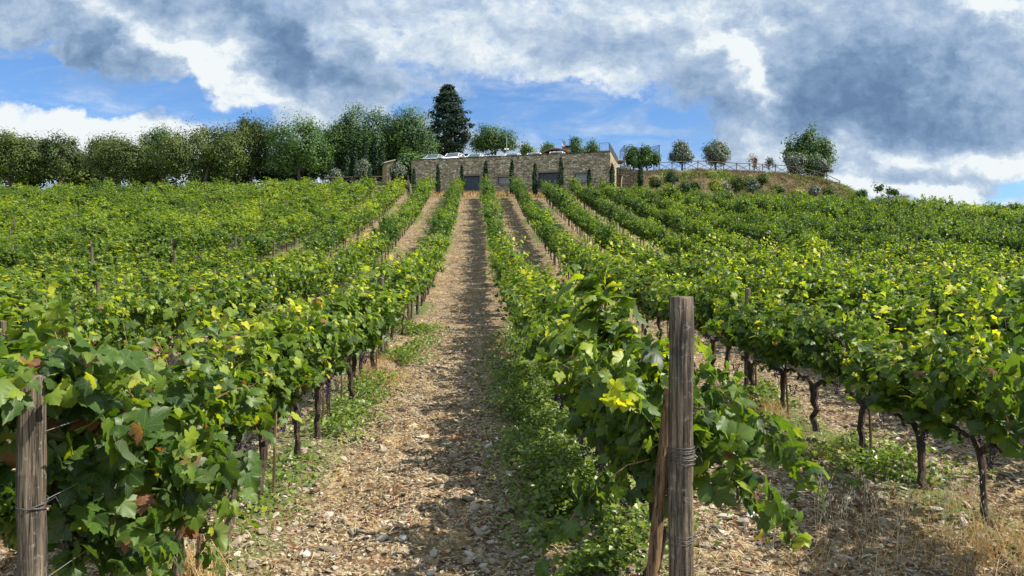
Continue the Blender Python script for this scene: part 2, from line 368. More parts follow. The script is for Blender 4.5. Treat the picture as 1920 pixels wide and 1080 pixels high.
def ground_mat():
    m_, t, out = mat('vineyard_ground'); c = obj_co(t)
    x, y, z = t.sep(c)
    flat = t.comb(x, y, 0.0)
    # soil with litter: several scales of mottling
    big = t.noise(flat, .8, 5, .6); med = t.noise(flat, 4.5, 5, .65); sm = t.noise(flat, 24, 4, .7)
    vo = t.vor(flat, 26, out=1); vd = t.vor(flat, 26, out=0); vo2 = t.vor(flat, 60, out=1)
    r1 = t.sep(vo)[0]; r2 = t.sep(vo2)[1]
    base = t.ramp(t.m('MULTIPLY_ADD', r1, .5, t.m('MULTIPLY', sm, .55)), [(.18, (.060, .036, .020)), (.42, (.125, .085, .048)), (.62, (.25, .185, .105)), (.80, (.46, .39, .26)), (.95, (.70, .63, .48))])
    base = t.mix(t.ss(r2, .80, .9), base, (.60, .54, .42))
    red = t.ss(t.m('MULTIPLY_ADD', big, .6, t.m('MULTIPLY', med, .5)), .58, .72)
    base = t.mix(t.m('MULTIPLY', red, .7), base, t.mix(sm, (.09, .030, .018), (.28, .11, .055)))
    straw = t.ss(t.noise(t.vm('ADD', flat, (31.0, 7, 0)), 1.3, 5, .65), .50, .66)
    base = t.mix(t.m('MULTIPLY', straw, .5), base, t.mix(sm, (.34, .22, .09), (.62, .48, .26)))
    dry = t.attr('dry'); green = t.attr('green')
    bank = t.mix(t.noise(c, 3, 6, .7), (.060, .046, .026), (.22, .165, .085))
    bank = t.mix(t.ss(t.noise(c, .5, 4, .6), .44, .60), bank, (.085, .085, .032))
    far = t.noise(t.vm('MULTIPLY', flat, (3.2, 1.5, 1)), 1.0, 7, .75)
    base = t.mix(1.0, base, t.ramp(far, [(.30, (.30, .25, .20)), (.46, (.62, .57, .49)), (.60, (.82, .77, .68)), (.72, (1.15, 1.08, .92))]), 'MULTIPLY')
    base = t.mix(dry, base, bank)
    gcol = t.mix(t.noise(c, 14, 4, .7), (.03, .055, .012), (.13, .17, .04))
    base = t.mix(t.m('MULTIPLY', green, t.ss(t.m('ADD', t.m('MULTIPLY', med, .8), t.m('MULTIPLY', green, .3)), .36, .62)), base, gcol)
    h = t.m('ADD', t.m('MULTIPLY', t.m('SUBTRACT', 1.0, vd), .5), t.m('MULTIPLY', sm, .8))
    principled(t, out, base, .95, t.bump(h, .7, .05), 0, .2); return m_
M_GROUND = ground_mat()

def wood_mat(name, dark=(.030, .026, .022), light=(.22, .17, .115), axis_scale=(34, 34, 2.2), lichen=True):
    m_, t, out = mat(name); c = obj_co(t)
    g = t.noise(t.vm('MULTIPLY', c, axis_scale), 1.0, 6, .65, .6)
    g2 = t.noise(t.vm('MULTIPLY', c, (9, 9, 1.4)), 1.0, 4, .6)
    cr = t.ss(t.noise(t.vm('MULTIPLY', c, (95, 95, 2.6)), 1.0, 4, .6, .8), .54, .62)
    col = t.mix(t.ss(g, .3, .72), dark, light)
    col = t.mix(t.m('MULTIPLY', t.ss(g2, .45, .7), .6), col, tuple(v * .45 for v in light))
    if lichen:
        l = t.ss(t.noise(c, 22, 7, .75), .56, .64); col = t.mix(t.m('MULTIPLY', l, .6), col, (.27, .26, .21))
        col = t.mix(t.m('MULTIPLY', t.ss(t.noise(c, 5, 5, .7), .52, .68), .75), col, (.045, .038, .032))
    col = t.mix(t.m('MULTIPLY', cr, .65), col, (.018, .014, .011))
    h = t.m('SUBTRACT', g, t.m('MULTIPLY', cr, 1.2))
    principled(t, out, col, .9, t.bump(h, .8, .012), 0, .2); return m_
M_POST = wood_mat('weathered_post')
M_POSTNEW = wood_mat('brown_stake', (.075, .045, .025), (.30, .19, .10), lichen=False)
M_FENCE = wood_mat('fence_wood', (.10, .075, .05), (.24, .18, .13), lichen=False)
M_BARK = wood_mat('vine_bark', (.018, .013, .010), (.115, .08, .055), (50, 50, 5), lichen=False)
M_TREEBARK = wood_mat('tree_bark', (.04, .03, .022), (.14, .11, .08), (10, 10, 2), lichen=False)
M_OLDWOOD = wood_mat('bare_branch', (.22, .18, .14), (.46, .38, .28), (20, 20, 3), lichen=False)
M_CANE = simple('green_cane', (.20, .13, .05), .7, var=.4, scale=8)
M_WIRE = simple('galvanised_wire', (.30, .29, .27), .5, metal=.6, var=.2)
M_GRAPE = simple('dark_grape', (.020, .012, .035), .35, var=.5, scale=60)
M_IRON = simple('dark_iron', (.06, .055, .05), .6, var=.2)

def stone_mat(name, tint=(1, 1, 1), scale=1.0):
    m_, t, out = mat(name); c = obj_co(t)
    jit = t.vm('SCALE', t.vm('SUBTRACT', t.noise(c, 2.2 * scale, 3, .6, out=1), (.5, .5, .5)), sc=.16)
    q = t.vm('MULTIPLY', t.vm('ADD', c, jit), (2.7 * scale, 2.7 * scale, 5.2 * scale))
    cell = t.vor(q, 1.0, out=1); edge = t.vor(q, 1.0, 'DISTANCE_TO_EDGE', out=0)
    r, g, b = t.sep(cell)
    big = t.noise(c, .55, 5, .65); fine = t.noise(c, 14, 4, .7)
    col = t.ramp(t.m('ADD', t.m('MULTIPLY', r, .72), t.m('MULTIPLY', fine, .28)), [(.12, (.10, .08, .053)), (.32, (.26, .215, .145)), (.55, (.45, .385, .265)), (.75, (.64, .57, .42)), (.92, (.80, .74, .60))])
    col = t.mix(t.m('MULTIPLY', t.ss(g, .7, .95), .5), col, (.25, .15, .09))
    col = t.mix(t.m('SUBTRACT', 1.0, t.ss(edge, .02, .10)), col, t.mix(fine, (.16, .125, .085), (.42, .35, .25)))
    # weathering: darker lichen band towards the coping, blotches elsewhere
    zz = t.sep(c)[2]
    st = t.ss(t.m('MULTIPLY_ADD', t.noise(t.vm('MULTIPLY', c, (1.2, 1.2, .5)), 1.0, 5, .7), 2.6, t.m('MULTIPLY', zz, .38)), 2.35, 3.1)
    col = t.mix(t.m('MULTIPLY', st, .45), col, (.075, .066, .050))
    col = t.mix(t.m('MULTIPLY', t.ss(big, .5, .72), .2), col, (.11, .085, .06))
    col = t.mix(1.0, col, tint, 'MULTIPLY')
    principled(t, out, col, .95, t.bump(t.m('ADD', t.ss(edge, 0.0, .16), t.m('MULTIPLY', fine, .4)), .9, .05), 0, .2); return m_
M_STONE = stone_mat('rubble_stone', (1.36, 1.31, 1.16), 1.3)
M_STONE2 = stone_mat('dark_rubble', (.36, .37, .32), 1.3)
M_ROCK = None
# ------------------------------------------------------------------ ground sheet
def build_ground():
    ys = [-60, -40, -20, -8, -2, 0, 1, 2, 2.6]; y = 2.9
    while y < 130: ys.append(y); y += .035 + .0075 * max(0, y - 4) ** .93
    while y < 5000: ys.append(y); y *= 1.18
    xs = [0]; x = 0
    while x < 9: x += .045; xs.append(x)
    while x < 75: x += .05 + .012 * (x - 8); xs.append(x)
    while x < 3500: x *= 1.25; xs.append(x)
    xs = np.array(sorted([-v for v in xs[1:]] + xs)); ys = np.array(ys)
    X, Y = np.meshgrid(xs, ys); Z = ground_z(X, Y, True)
    near = np.clip(1 - (Y - 22) / 15, 0, 1)
    Z = Z + near * ((fbm(X * 16, Y * 16, 3) - .5) * .048)
    # wheel-worn middle, soil drawn up slightly under the rows
    for k in range(-9, 12):
        u = (X - row_x(k, Y)); Z = Z + np.exp(-(u / .35) ** 2) * .06 * sst(74 - Y, 0, 3) * sst(Y, 2, 3)
    V = np.stack([X, Y, Z], -1).reshape(-1, 3); nx = len(xs); ny = len(ys)
    i = (np.arange(ny - 1)[:, None] * nx + np.arange(nx - 1)[None]).ravel()
    q = np.stack([i, i + 1, i + nx + 1, i + nx], 1)
    me = np_mesh('ground', V, [q], M_GROUND, smooth=True)
    dry = sst(Y, 75, 79) * (.35 + .65 * sst(X, 8, 14)) 
    dry = np.maximum(dry, sst(Y, 70.5, 73.5) * .75)
    row = np.zeros_like(X)
    for k in range(-8, 10): row = np.maximum(row, np.exp(-((X - row_x(k, Y)) / .42) ** 2))
    patch = fbm(X * .35 + 9, Y * .22 + 3, 3)
    green = row * sst(patch, .45, .60) * (1 - sst(Y, 68, 74)) + sst(Y, 80, 90) * (1 - sst(X, -14, -8)) * .9
    green = np.maximum(green, np.exp(-((X - row_x(0, Y) + .3) / .5) ** 2) * sst(Y, 4.3, 6) * (1 - sst(Y, 12, 16)))
    for n_, v in (('dry', dry), ('green', np.clip(green, 0, 1))):
        a = me.attributes.new(n_, 'FLOAT', 'POINT'); a.data.foreach_set('value', v.astype(np.float32).ravel())
    tag(link('ground', me), kind='structure')
build_ground()

# ------------------------------------------------------------------ leaf templates (unit width, petiole at origin, tip +y)
def leaf_template(half, centre=(0, .22), fold=.16, droop=.30, ctr_z=0.0):
    pts = list(half) + [(-x, y) for x, y in reversed(half) if abs(x) > 1e-6]
    P = np.array([centre] + pts, float)
    z = fold * np.abs(P[:, 0]) - droop * (P[:, 0] ** 2 + (P[:, 1] - .2) ** 2) + .035 * np.sin(9 * P[:, 0] + 7 * P[:, 1])
    V = np.column_stack([P, z]); n = len(pts)
    tr = np.array([(0, 1 + i, 1 + (i + 1) % n) for i in range(n)])
    return V - np.array([0, 0, ctr_z]), tr
LEAF_A = leaf_template([(0, .02), (.07, -.13), (.17, -.20), (.27, -.22), (.37, -.13), (.40, -.04), (.37, .04), (.48, .10), (.52, .20), (.60, .31), (.50, .36), (.47, .44),
                        (.34, .41), (.27, .43), (.33, .52), (.30, .60), (.31, .68), (.21, .72), (.17, .81), (.08, .85), (0, .98)])
LEAF_B = leaf_template([(0, 0), (.26, -.2), (.40, .02), (.56, .28), (.30, .42), (.28, .68), (0, .95)])
_half = [(0, .02), (.07, -.13), (.17, -.20), (.27, -.22), (.37, -.13), (.40, -.04), (.37, .04), (.48, .10), (.52, .20), (.60, .31), (.50, .36), (.47, .44),
                        (.34, .41), (.27, .43), (.33, .52), (.30, .60), (.31, .68), (.21, .72), (.17, .81), (.08, .85), (0, .98)]
LEAF_A2 = leaf_template([(x * .92, y * 1.08 + .02 * math.sin(9 * y)) for x, y in _half], fold=.42, droop=.5)
LEAF_A3 = leaf_template([(x * 1.08, y * .92) for x, y in _half], fold=-.05, droop=.62, centre=(.03, .2))
LEAF_C = (np.array([(0, -.12, -.02), (.50, .25, .06), (.06, .92, -.12), (-.50, .25, .06)]), np.array([(0, 1, 2, 3)]))

def grow(rng, p, d, L, droop, step=.065):
    pts = [np.array(p, float)]; d = np.array(d, float); d /= np.linalg.norm(d); n = int(L / step)
    for i in range(n):
        f = i / max(1, n)
        d = d + np.array([0, 0, -droop * f * 1.6]) * .12 + rng.normal(size=3) * .075
        d /= np.linalg.norm(d); q = pts[-1] + d * step
        if q[2] < .10: break
        pts.append(q)
    return np.array(pts)

def vine_leaves(rng, shoots, size, per=2.0, spread=.07, dry=.01, yellow=.0, clip=None, lod='A'):
    P = []; age = []; out = []
    for S in shoots:
        n = len(S); m_ = int(n * per)
        u = np.sort(rng.random(m_)) ** .9
        idx = np.minimum((u * (n - 1)).astype(int), n - 2); fr = u * (n - 1) - idx
        p = S[idx] * (1 - fr[:, None]) + S[idx + 1] * fr[:, None]
        P.append(p + rng.normal(size=(m_, 3)) * spread * (1 - .55 * u)[:, None]); age.append(u)
    P = np.vstack(P); age = np.concatenate(age)
    if clip is not None: k = clip(P); P = P[k]; age = age[k]
    n = len(P)
    lat = np.column_stack([P[:, 0], P[:, 1] * .25, np.zeros(n)]); lat = lat / (.25 + np.abs(P[:, :1]))
    top = np.clip((P[:, 2] - 1.25) / .5, -.3, 1)[:, None]
    nrm = lat * .75 + np.array([0, 0, .45]) + np.array([0, 0, .5]) * top + rng.normal(size=(n, 3)) * .52
    tip = lat * .45 + np.array([0, 0, -.75]) + rng.normal(size=(n, 3)) * .45
    sz = size * np.clip(rng.normal(.97, .28, n), .42, 1.5) * (1 - .5 * np.clip((age - .6) / .4, 0, 1))
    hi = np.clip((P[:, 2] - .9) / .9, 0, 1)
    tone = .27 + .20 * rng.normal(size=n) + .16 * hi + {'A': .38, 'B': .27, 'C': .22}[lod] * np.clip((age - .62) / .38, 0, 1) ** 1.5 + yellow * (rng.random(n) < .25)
    bright = rng.random(n) < (.03 if lod != 'C' else .012); tone[bright] += .45
    tone = np.clip(tone, 0, 1.15)
    if lod == 'C': tone = np.clip(tone - .05, 0, .84)
    isdry = rng.random(n) < dry; tone[isdry] = rng.uniform(1.55, 2.0, isdry.sum()); sz[isdry] *= .75
    T, fc = {'A': LEAF_A, 'B': LEAF_B, 'C': LEAF_C}[lod]
    R = frames(nrm, tip)
    # some asymmetry between leaves: stretch one axis, curl
    if lod == 'A':
        Vs, Fs, Ts, XY, off = [], [], [], [], 0
        for j, (T, fc) in enumerate((LEAF_A, LEAF_A2, LEAF_A3)):
            V, Fc = scatter(T, fc, P[j::3], R[j::3], sz[j::3]); Vs.append(V); Fs.append(Fc + off); off += len(V); Ts.append(np.repeat(tone[j::3], len(fc))); XY.append(np.tile(T[:, :2], (len(P[j::3]), 1)))
        vine_leaves.xy = np.vstack(XY)
        return np.vstack(Vs), np.vstack(Fs), np.concatenate(Ts)
    V, Fc = scatter(T, fc, P, R, sz)
    return V, Fc, np.repeat(tone, len(fc))

def vine_shoots(rng, n=20, top=1.82, low=0, half=.5):
    sh = []
    for i in range(n):
        y = rng.uniform(-half, half); side = rng.choice([-1, 1])
        d = (side * abs(rng.normal(.05, .13)), rng.normal(0, .20), 1.0)
        L = rng.uniform(.95, 1.45) if rng.random() < .8 else rng.uniform(1.4, 1.75)
        sh.append(grow(rng, (rng.normal(0, .04), y, rng.uniform(.68, .85)), d, L * .80 * (top / 1.82), rng.uniform(.45, 1.05)))
    for i in range(int(n * .40)):      # laterals that fill the lower flanks
        y = rng.uniform(-half, half); side = rng.choice([-1, 1])
        sh.append(grow(rng, (0, y, rng.uniform(.74, .95)), (side * .6, rng.normal(0, .5), 1.0), rng.uniform(.4, .65), 1.5))
    for i in range(int(rng.integers(0, 4))):      # stray shoots standing clear of the canopy
        y = rng.uniform(-half, half)
        sh.append(grow(rng, (0, y, .8), (rng.normal(0, .25), rng.normal(0, .25), 1.0), rng.uniform(1.1, 1.42), rng.uniform(.2, .8)))
    for i in range(low):
        y = rng.uniform(-half, half); side = rng.choice([-1, 1])
        sh.append(grow(rng, (side * .08, y, rng.uniform(.7, 1.0)), (side * .8, rng.normal(0, .4), -.1), rng.uniform(.6, 1.0), 2.0))
    return sh

ICO = None
def ico():
    global ICO
    if ICO is None:
        t = (1 + 5 ** .5) / 2
        v = np.array([(-1,t,0),(1,t,0),(-1,-t,0),(1,-t,0),(0,-1,t),(0,1,t),(0,-1,-t),(0,1,-t),(t,0,-1),(t,0,1),(-t,0,-1),(-t,0,1)], float)
        v /= np.linalg.norm(v[0])
        f = np.array([(0,11,5),(0,5,1),(0,1,7),(0,7,10),(0,10,11),(1,5,9),(5,11,4),(11,10,2),(10,7,6),(7,1,8),(3,9,4),(3,4,2),(3,2,6),(3,6,8),(3,8,9),(4,9,5),(2,4,11),(6,2,10),(8,6,7),(9,8,1)])
        ICO = (v, f)
    return ICO
def grape_mesh(rng, name):
    v, f = ico(); mb = MB()
    for i in range(46):
        h = rng.random(); r = .038 * (1 - .75 * h) + .004; a = rng.random() * 6.283
        p = np.array([math.cos(a) * r, math.sin(a) * r, -.15 * h])
        mb.add(v * rng.uniform(.0075, .0098) + p, tris=f)
    mb.tube([(0, 0, .06), (0, 0, 0), (0, 0, -.12)], .0022, 5)
    return mb.mesh(name, M_GRAPE, True)

def trunk_mesh(rng, name, n=9, near=True, seg=9, arms=True, lean=None):
    mb = MB(); H = rng.uniform(.62, .74); lx, ly = (rng.normal(0, .05), rng.normal(0, .13)) if lean is None else lean
    z = np.linspace(-.12, H, seg); u = np.clip(z / H, 0, 1)
    px = lx * u * (1 - u) * 3 + rng.normal(0, .014, seg); py = ly * (1 - u) + rng.normal(0, .016, seg)
    rad = np.interp(u, [0, .12, .6, .85, 1], [.048, .034, .028, .040, .034]) * rng.uniform(.85, 1.2)
    pts = np.column_stack([px, py, z]); mb.tube(pts, rad, n, jit=.13, rng=rng)
    top = pts[-1]
    if arms:
        for sgn in (-1, 1):
            m_ = 6; q = [top + np.array([0, 0, -.02])]
            for i in range(1, m_): q.append(np.array([rng.normal(0, .025), sgn * .10 * i, H + .05 + rng.normal(0, .02) + .02 * i ** .5]))
            mb.tube(q, np.linspace(.028, .014, m_), max(5, n - 2), jit=.14, rng=rng)
        for i in range(4):
            y = rng.uniform(-.4, .4); mb.tube([(0, y, H + .03), (rng.normal(0, .02), y + .01, H + .10)], [.016, .010], 5, jit=.1, rng=rng)
    return mb.mesh(name, M_BARK, False)

def cane_mesh(shoots, name, n=5, r=.0042):
    mb = MB()
    for S in shoots:
        if len(S) < 3: continue
        mb.tube(S[::2] if len(S) > 6 else S, np.linspace(r, r * .35, len(S[::2] if len(S) > 6 else S)), n, cap=False)
    return mb.mesh(name, M_CANE)

def leaves_mesh(name, V, Fc, tone, smooth=True):
    me = np_mesh(name, V, [Fc], M_VINE, {'tone': tone}, smooth=smooth); xy = getattr(vine_leaves, 'xy', None)
    if xy is not None and len(xy) == len(V):
        for j, nm in enumerate(('lx', 'ly')):
            a = me.attributes.new(nm, 'FLOAT', 'POINT'); a.data.foreach_set('value', np.ascontiguousarray(xy[:, j], np.float32))
    return me

def variant(seed, lod, n, size, per, low=0, top=1.82, zmin=.66, dry=.008, yellow=0.0, extra=None, clip=None, grapes=2, canes=True, half=.5, spread=.07, lean=None):
    rng = np.random.default_rng(seed)
    sh = vine_shoots(rng, n, top, low=low, half=half)
    c0 = clip; zr = np.random.default_rng(seed + 5); ph = zr.uniform(0, 50)
    if zmin:
        def clip(P, c0=c0):
            lim = zmin + .08 + .75 * (fbm(P[:, 1] * 3.2 + ph, P[:, 0] * 2 + ph, 2) - .42) + .5 * np.clip(np.abs(P[:, 0]) - .30, 0, 1)
            k = (P[:, 2] > lim) & (np.abs(P[:, 0]) < .62)
            return k if c0 is None else k & c0(P)
    if extra: sh += extra(rng)
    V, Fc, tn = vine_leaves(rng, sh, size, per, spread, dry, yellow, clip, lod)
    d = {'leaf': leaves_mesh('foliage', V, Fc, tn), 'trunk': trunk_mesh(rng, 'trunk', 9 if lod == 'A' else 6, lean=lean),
         'cane': cane_mesh([s for s in sh if (clip is None or clip(s).mean() > .85) and s[0][2] < .97], 'canes') if canes else None, 'grape': []}
    for i in range(grapes):
        d['grape'].append((rng.choice([-1, 1]) * rng.uniform(.05, .16), rng.uniform(-.38, .38), rng.uniform(.58, .78), i % 2))
    return d
grape_ms = [grape_mesh(np.random.default_rng(s), 'grape_cluster') for s in (1, 2)]

VAR_A = [variant(100 + i, 'A', (20, 15, 22, 17, 13)[i], .106, 2.3, low=(0, 3, 1, 2, 0)[i], yellow=(.0, .12, 0, .2, .0)[i], half=(.46, .40, .48, .42, .38)[i], top=(1.8, 1.95, 1.7, 1.85, 2.0)[i]) for i in range(5)]
VAR_B = [variant(200 + i, 'B', (20, 15, 22, 17, 14, 19, 16)[i], .112, 2.0, low=i % 3, yellow=(.0, .2, .05, 0, .3, .1, 0)[i], grapes=0, canes=(i < 3), half=(.46, .40, .48, .42, .38, .45, .42)[i], top=(1.8, 1.95, 1.7, 1.85, 2.0, 1.75, 1.9)[i]) for i in range(7)]

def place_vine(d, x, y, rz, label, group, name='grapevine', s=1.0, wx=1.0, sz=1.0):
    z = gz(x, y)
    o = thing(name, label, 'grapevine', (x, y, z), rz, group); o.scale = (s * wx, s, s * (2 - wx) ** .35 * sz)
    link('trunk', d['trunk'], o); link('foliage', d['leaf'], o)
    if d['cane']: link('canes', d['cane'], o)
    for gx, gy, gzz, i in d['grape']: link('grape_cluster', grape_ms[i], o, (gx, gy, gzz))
    return o

ORD = ['first', 'second', 'third', 'fourth', 'fifth', 'sixth', 'seventh', 'eighth', 'ninth', 'tenth', 'eleventh', 'twelfth', 'thirteenth', 'fourteenth', 'fifteenth',
       'sixteenth', 'seventeenth', 'eighteenth', 'nineteenth']
TENS = ['', '', 'twent', 'thirt', 'fort', 'fift', 'sixt', 'sevent', 'eight', 'ninet']
def ordinal(i):
    if i < 20: return ORD[i - 1]
    t, r = divmod(i, 10); return TENS[t] + 'ieth' if r == 0 else TENS[t] + 'y-' + ORD[r - 1]
NUM = ['', 'one', 'two', 'three', 'four', 'five', 'six', 'seven', 'eight', 'nine', 'ten', 'eleven', 'twelve', 'thirteen', 'fourteen', 'fifteen', 'sixteen', 'seventeen', 'eighteen', 'nineteen', 'twenty'] + ['twenty-' + ORD[i] for i in range(9)]
def row_words(k):
    if k == 0: return 'row of the thick grey end post'
    if k == -1: return 'row of the leaf-draped end post'
    return (NUM[k] if k > 0 else NUM[-k - 1]) + (' rows beyond the thick grey end post' if k > 0 else ' rows beyond the leaf-draped end post') if abs(k) > (1 if k > 0 else 2) else \
        ('one row beyond the thick grey end post' if k > 0 else 'one row beyond the leaf-draped end post')
LOOK = ['leafy green grapevine', 'bushy grapevine', 'full green grapevine', 'bright green grapevine', 'shaggy grapevine']

# ------------------------------------------------------------------ rows of vines
def rows():
    spots = []
    for k in range(-32, 33):
        s0 = {0: 4.45, -1: 3.55}.get(k, 2.6 + (k * 0.37) % .9)
        end = 71.6 if -14 < k < 9 else 73.0 + (1.5 if k > 12 else 0)
        s = s0; i = 0; rng = np.random.default_rng(900 + k)
        while s < end:
            i += 1
            x = row_x(k, s)
            if not (k in (2, -3, 5) and rng.random() < .02 and s > 15):
                spots.append((k, i, x + rng.normal(0, .03), s + rng.normal(0, .05), rng.random(), int(rng.integers(0, 99))))
            s += .90
    inview = [q for q in spots if abs(q[2]) < .70 * q[3] + .25 and q[3] > 2.2]
    inview.sort(key=lambda q: q[3] ** 2 + q[2] ** 2)
    solo = inview[:296]; ids = {(q[0], q[1]) for q in solo}
    rest = [q for q in spots if (q[0], q[1]) not in ids and abs(q[2]) < .74 * q[3] + 5 and q[3] > 1.5]
    return solo, rest
SOLO, REST = rows()

def up_shoot(rng, p, d, L, droop): return grow(rng, p, d, L, droop, .06)
# the first vines beside the camera get shapes of their own
def ex_post(rng):       # around the thick post: shoots hanging over either flank
    s = []
    for i in range(6): s.append(up_shoot(rng, (rng.uniform(-.1, .1), rng.uniform(-.3, .1), rng.uniform(1.1, 1.45)), (rng.uniform(-.7, -.3), rng.uniform(-.5, .3), .55), rng.uniform(.4, .7), 1.4))
    for i in range(5): s.append(up_shoot(rng, (.08, rng.uniform(-.5, -.1), rng.uniform(.8, 1.35)), (rng.uniform(.15, .55), rng.uniform(-.6, .1), .1), rng.uniform(.4, .65), 2.0))
    s.append(up_shoot(rng, (.15, -.35, .75), (.9, -.35, .25), .75, 2.0)); s.append(up_shoot(rng, (.15, -.35, .95), (.9, -.3, .1), .85, 1.8))
    for i in range(3): s.append(up_shoot(rng, (rng.uniform(-.35, -.1), -.1, 1.5), (-.3, -.1, 1), .55, .5))
    return s
def ex_low(rng):
    return [up_shoot(rng, (rng.uniform(-.1, .2), rng.uniform(-.55, .5), rng.uniform(.7, 1.3)), (rng.uniform(-.4, 1.0), rng.uniform(-.7, .3), rng.uniform(-.3, .4)), rng.uniform(.6, 1.1), 1.9) for i in range(9)]
def ex_left(rng):
    s = ex_low(rng)
    for i in range(12): s.append(up_shoot(rng, (rng.uniform(-.25, .2), rng.uniform(-.45, -.2), rng.uniform(1.35, 1.6)), (rng.uniform(-.45, .4), -1.0, rng.uniform(.1, .4)), rng.uniform(.4, .62), .8))
    for i in range(5): s.append(up_shoot(rng, (-.15, rng.uniform(-.45, -.2), rng.uniform(.9, 1.4)), (-.6, -.7, .3), rng.uniform(.4, .6), 1.8))
    return s
CUSTOM = {
    (0, 1): variant(301, 'A', 17, .102, 2.9, low=2, top=1.6, zmin=None, extra=ex_post, clip=lambda P: ~((np.abs(P[:, 0] - .0) < .17) & (P[:, 1] < -.35) & (P[:, 2] < 1.95)), yellow=.0, grapes=3),
    (0, 2): variant(302, 'A', 24, .106, 2.8, low=0, top=1.75, yellow=.18, grapes=3),
    (-1, 1): variant(311, 'A', 24, .106, 2.7, low=5, top=1.45, zmin=.22, extra=ex_left, dry=.05, yellow=.05, grapes=4, clip=lambda P: ~((np.abs(P[:, 0] + .0) < .13) & (P[:, 1] < -.46) & (P[:, 2] < 1.40)) & ~((P[:, 0] > .10) & (P[:, 1] < -.60) & (P[:, 2] < 1.3)), half=.55),
    (-1, 2): variant(312, 'A', 24, .104, 2.6, low=1, top=1.5, zmin=.5, dry=.035, grapes=4, lean=(-.02, -.25)),
    (-1, 3): variant(313, 'A', 24, .102, 2.6, low=0, top=1.55, zmin=.72, dry=.015, grapes=3, lean=(.03, -.35)),
    (-1, 4): variant(314, 'A', 24, .106, 2.7, low=1, top=1.6, dry=.01, grapes=2, lean=(.0, -.30)),
}
for (k, i, x, y, r, h) in SOLO:
    d = CUSTOM.get((k, i)); c = (math.hypot(x, y))
    rz = ROT + (0 if d else (math.pi if h % 2 else 0) + (r - .5) * .2)
    if d is None: d = VAR_A[h % 5] if c < 12.5 else VAR_B[h % 7]
    lab = LOOK[h % 5] + ', ' + ordinal(i) + ' from the near end, ' + row_words(k)
    if (k, i) == (0, 1): lab = 'dark leafy grapevine hanging over both sides of the thick grey end post'
    if (k, i) == (-1, 1): lab = 'grapevine with curled brown leaves around the leaf-draped end post'
    place_vine(d, x, y, rz, lab, 'grapevines trained in rows', s=.88 + .20 * r if (k, i) not in CUSTOM else 1, wx=1 if (k, i) in CUSTOM else (.85 + .45 * ((h * 31) % 17) / 17) * (1.28 if k < -2 else 1), sz=(1 if (k, i) == (-1, 1) else 1.0 if (k, i) == (0, 1) else {-1: .92, 0: .89, 1: .93, -2: .93}.get(k, 1) + (0 if k not in (-1, 0, 1, -2) else .14 * float(sst(np.array([y]), 9, 18)[0]))))

# the remaining far vines: one mass
def far_mass():
    rng = np.random.default_rng(77); Vs = []; Fs = []; Ts = []; off = 0; TV = MB()
    protos = []
    for j in range(8):
        r2 = np.random.default_rng(500 + j); sh = vine_shoots(r2, 20, half=.44)
        for LV in ((1.7, .132), (1.25, .150)):
            protos.append(vine_leaves(r2, sh, LV[1], LV[0], .075, .006, (0, .1, .2, .05, 0, .15, .05, .3)[j], None, 'C'))
    for (k, i, x, y, r, h) in REST:
        dist = math.hypot(x, y); V, Fc, tn = protos[(h % 8) * 2 + (1 if dist > 52 else 0)]
        a = ROT + (math.pi if h % 2 else 0) + (r - .5) * .25; ca, sa = math.cos(a), math.sin(a); s = .88 + .26 * ((h * 7919) % 97) / 97; sx_ = (.85 + .5 * ((h * 31) % 17) / 17) * (1.35 if k < -2 else 1.0); sz_ = (1.0 + .12 * (y > 55)) * (.86 + .26 * ((h * 53) % 23) / 23)
        z = gz(x, y)
        W = np.column_stack([x + s * (V[:, 0] * sx_ * ca - V[:, 1] * sa), y + s * (V[:, 0] * sx_ * sa + V[:, 1] * ca), z + s * sz_ * V[:, 2]])
        Vs.append(W); Fs.append(Fc + off); off += len(V)
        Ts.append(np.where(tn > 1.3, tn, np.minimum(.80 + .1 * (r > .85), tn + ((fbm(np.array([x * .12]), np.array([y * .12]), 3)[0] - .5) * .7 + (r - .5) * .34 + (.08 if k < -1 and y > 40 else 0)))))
        if abs(k) < 8 or y < 45:
            TV.tube([(x, y, z - .1), (x + rng.normal(0, .03), y + rng.normal(0, .05), z + .35), (x, y, z + .85)], [.04, .03, .03], 5, cap=False)
    o = link('vineyard_foliage', np_mesh('vineyard_foliage', np.vstack(Vs), [np.vstack(Fs)], M_VINE, {'tone': np.concatenate(Ts)}))
    tag(o, 'far rows of green grapevines covering the slope below the stone wall', 'vineyard', kind='stuff')
    tr = link('trunks', TV.mesh('trunks', M_BARK), o); tag(tr, kind='stuff')
far_mass()

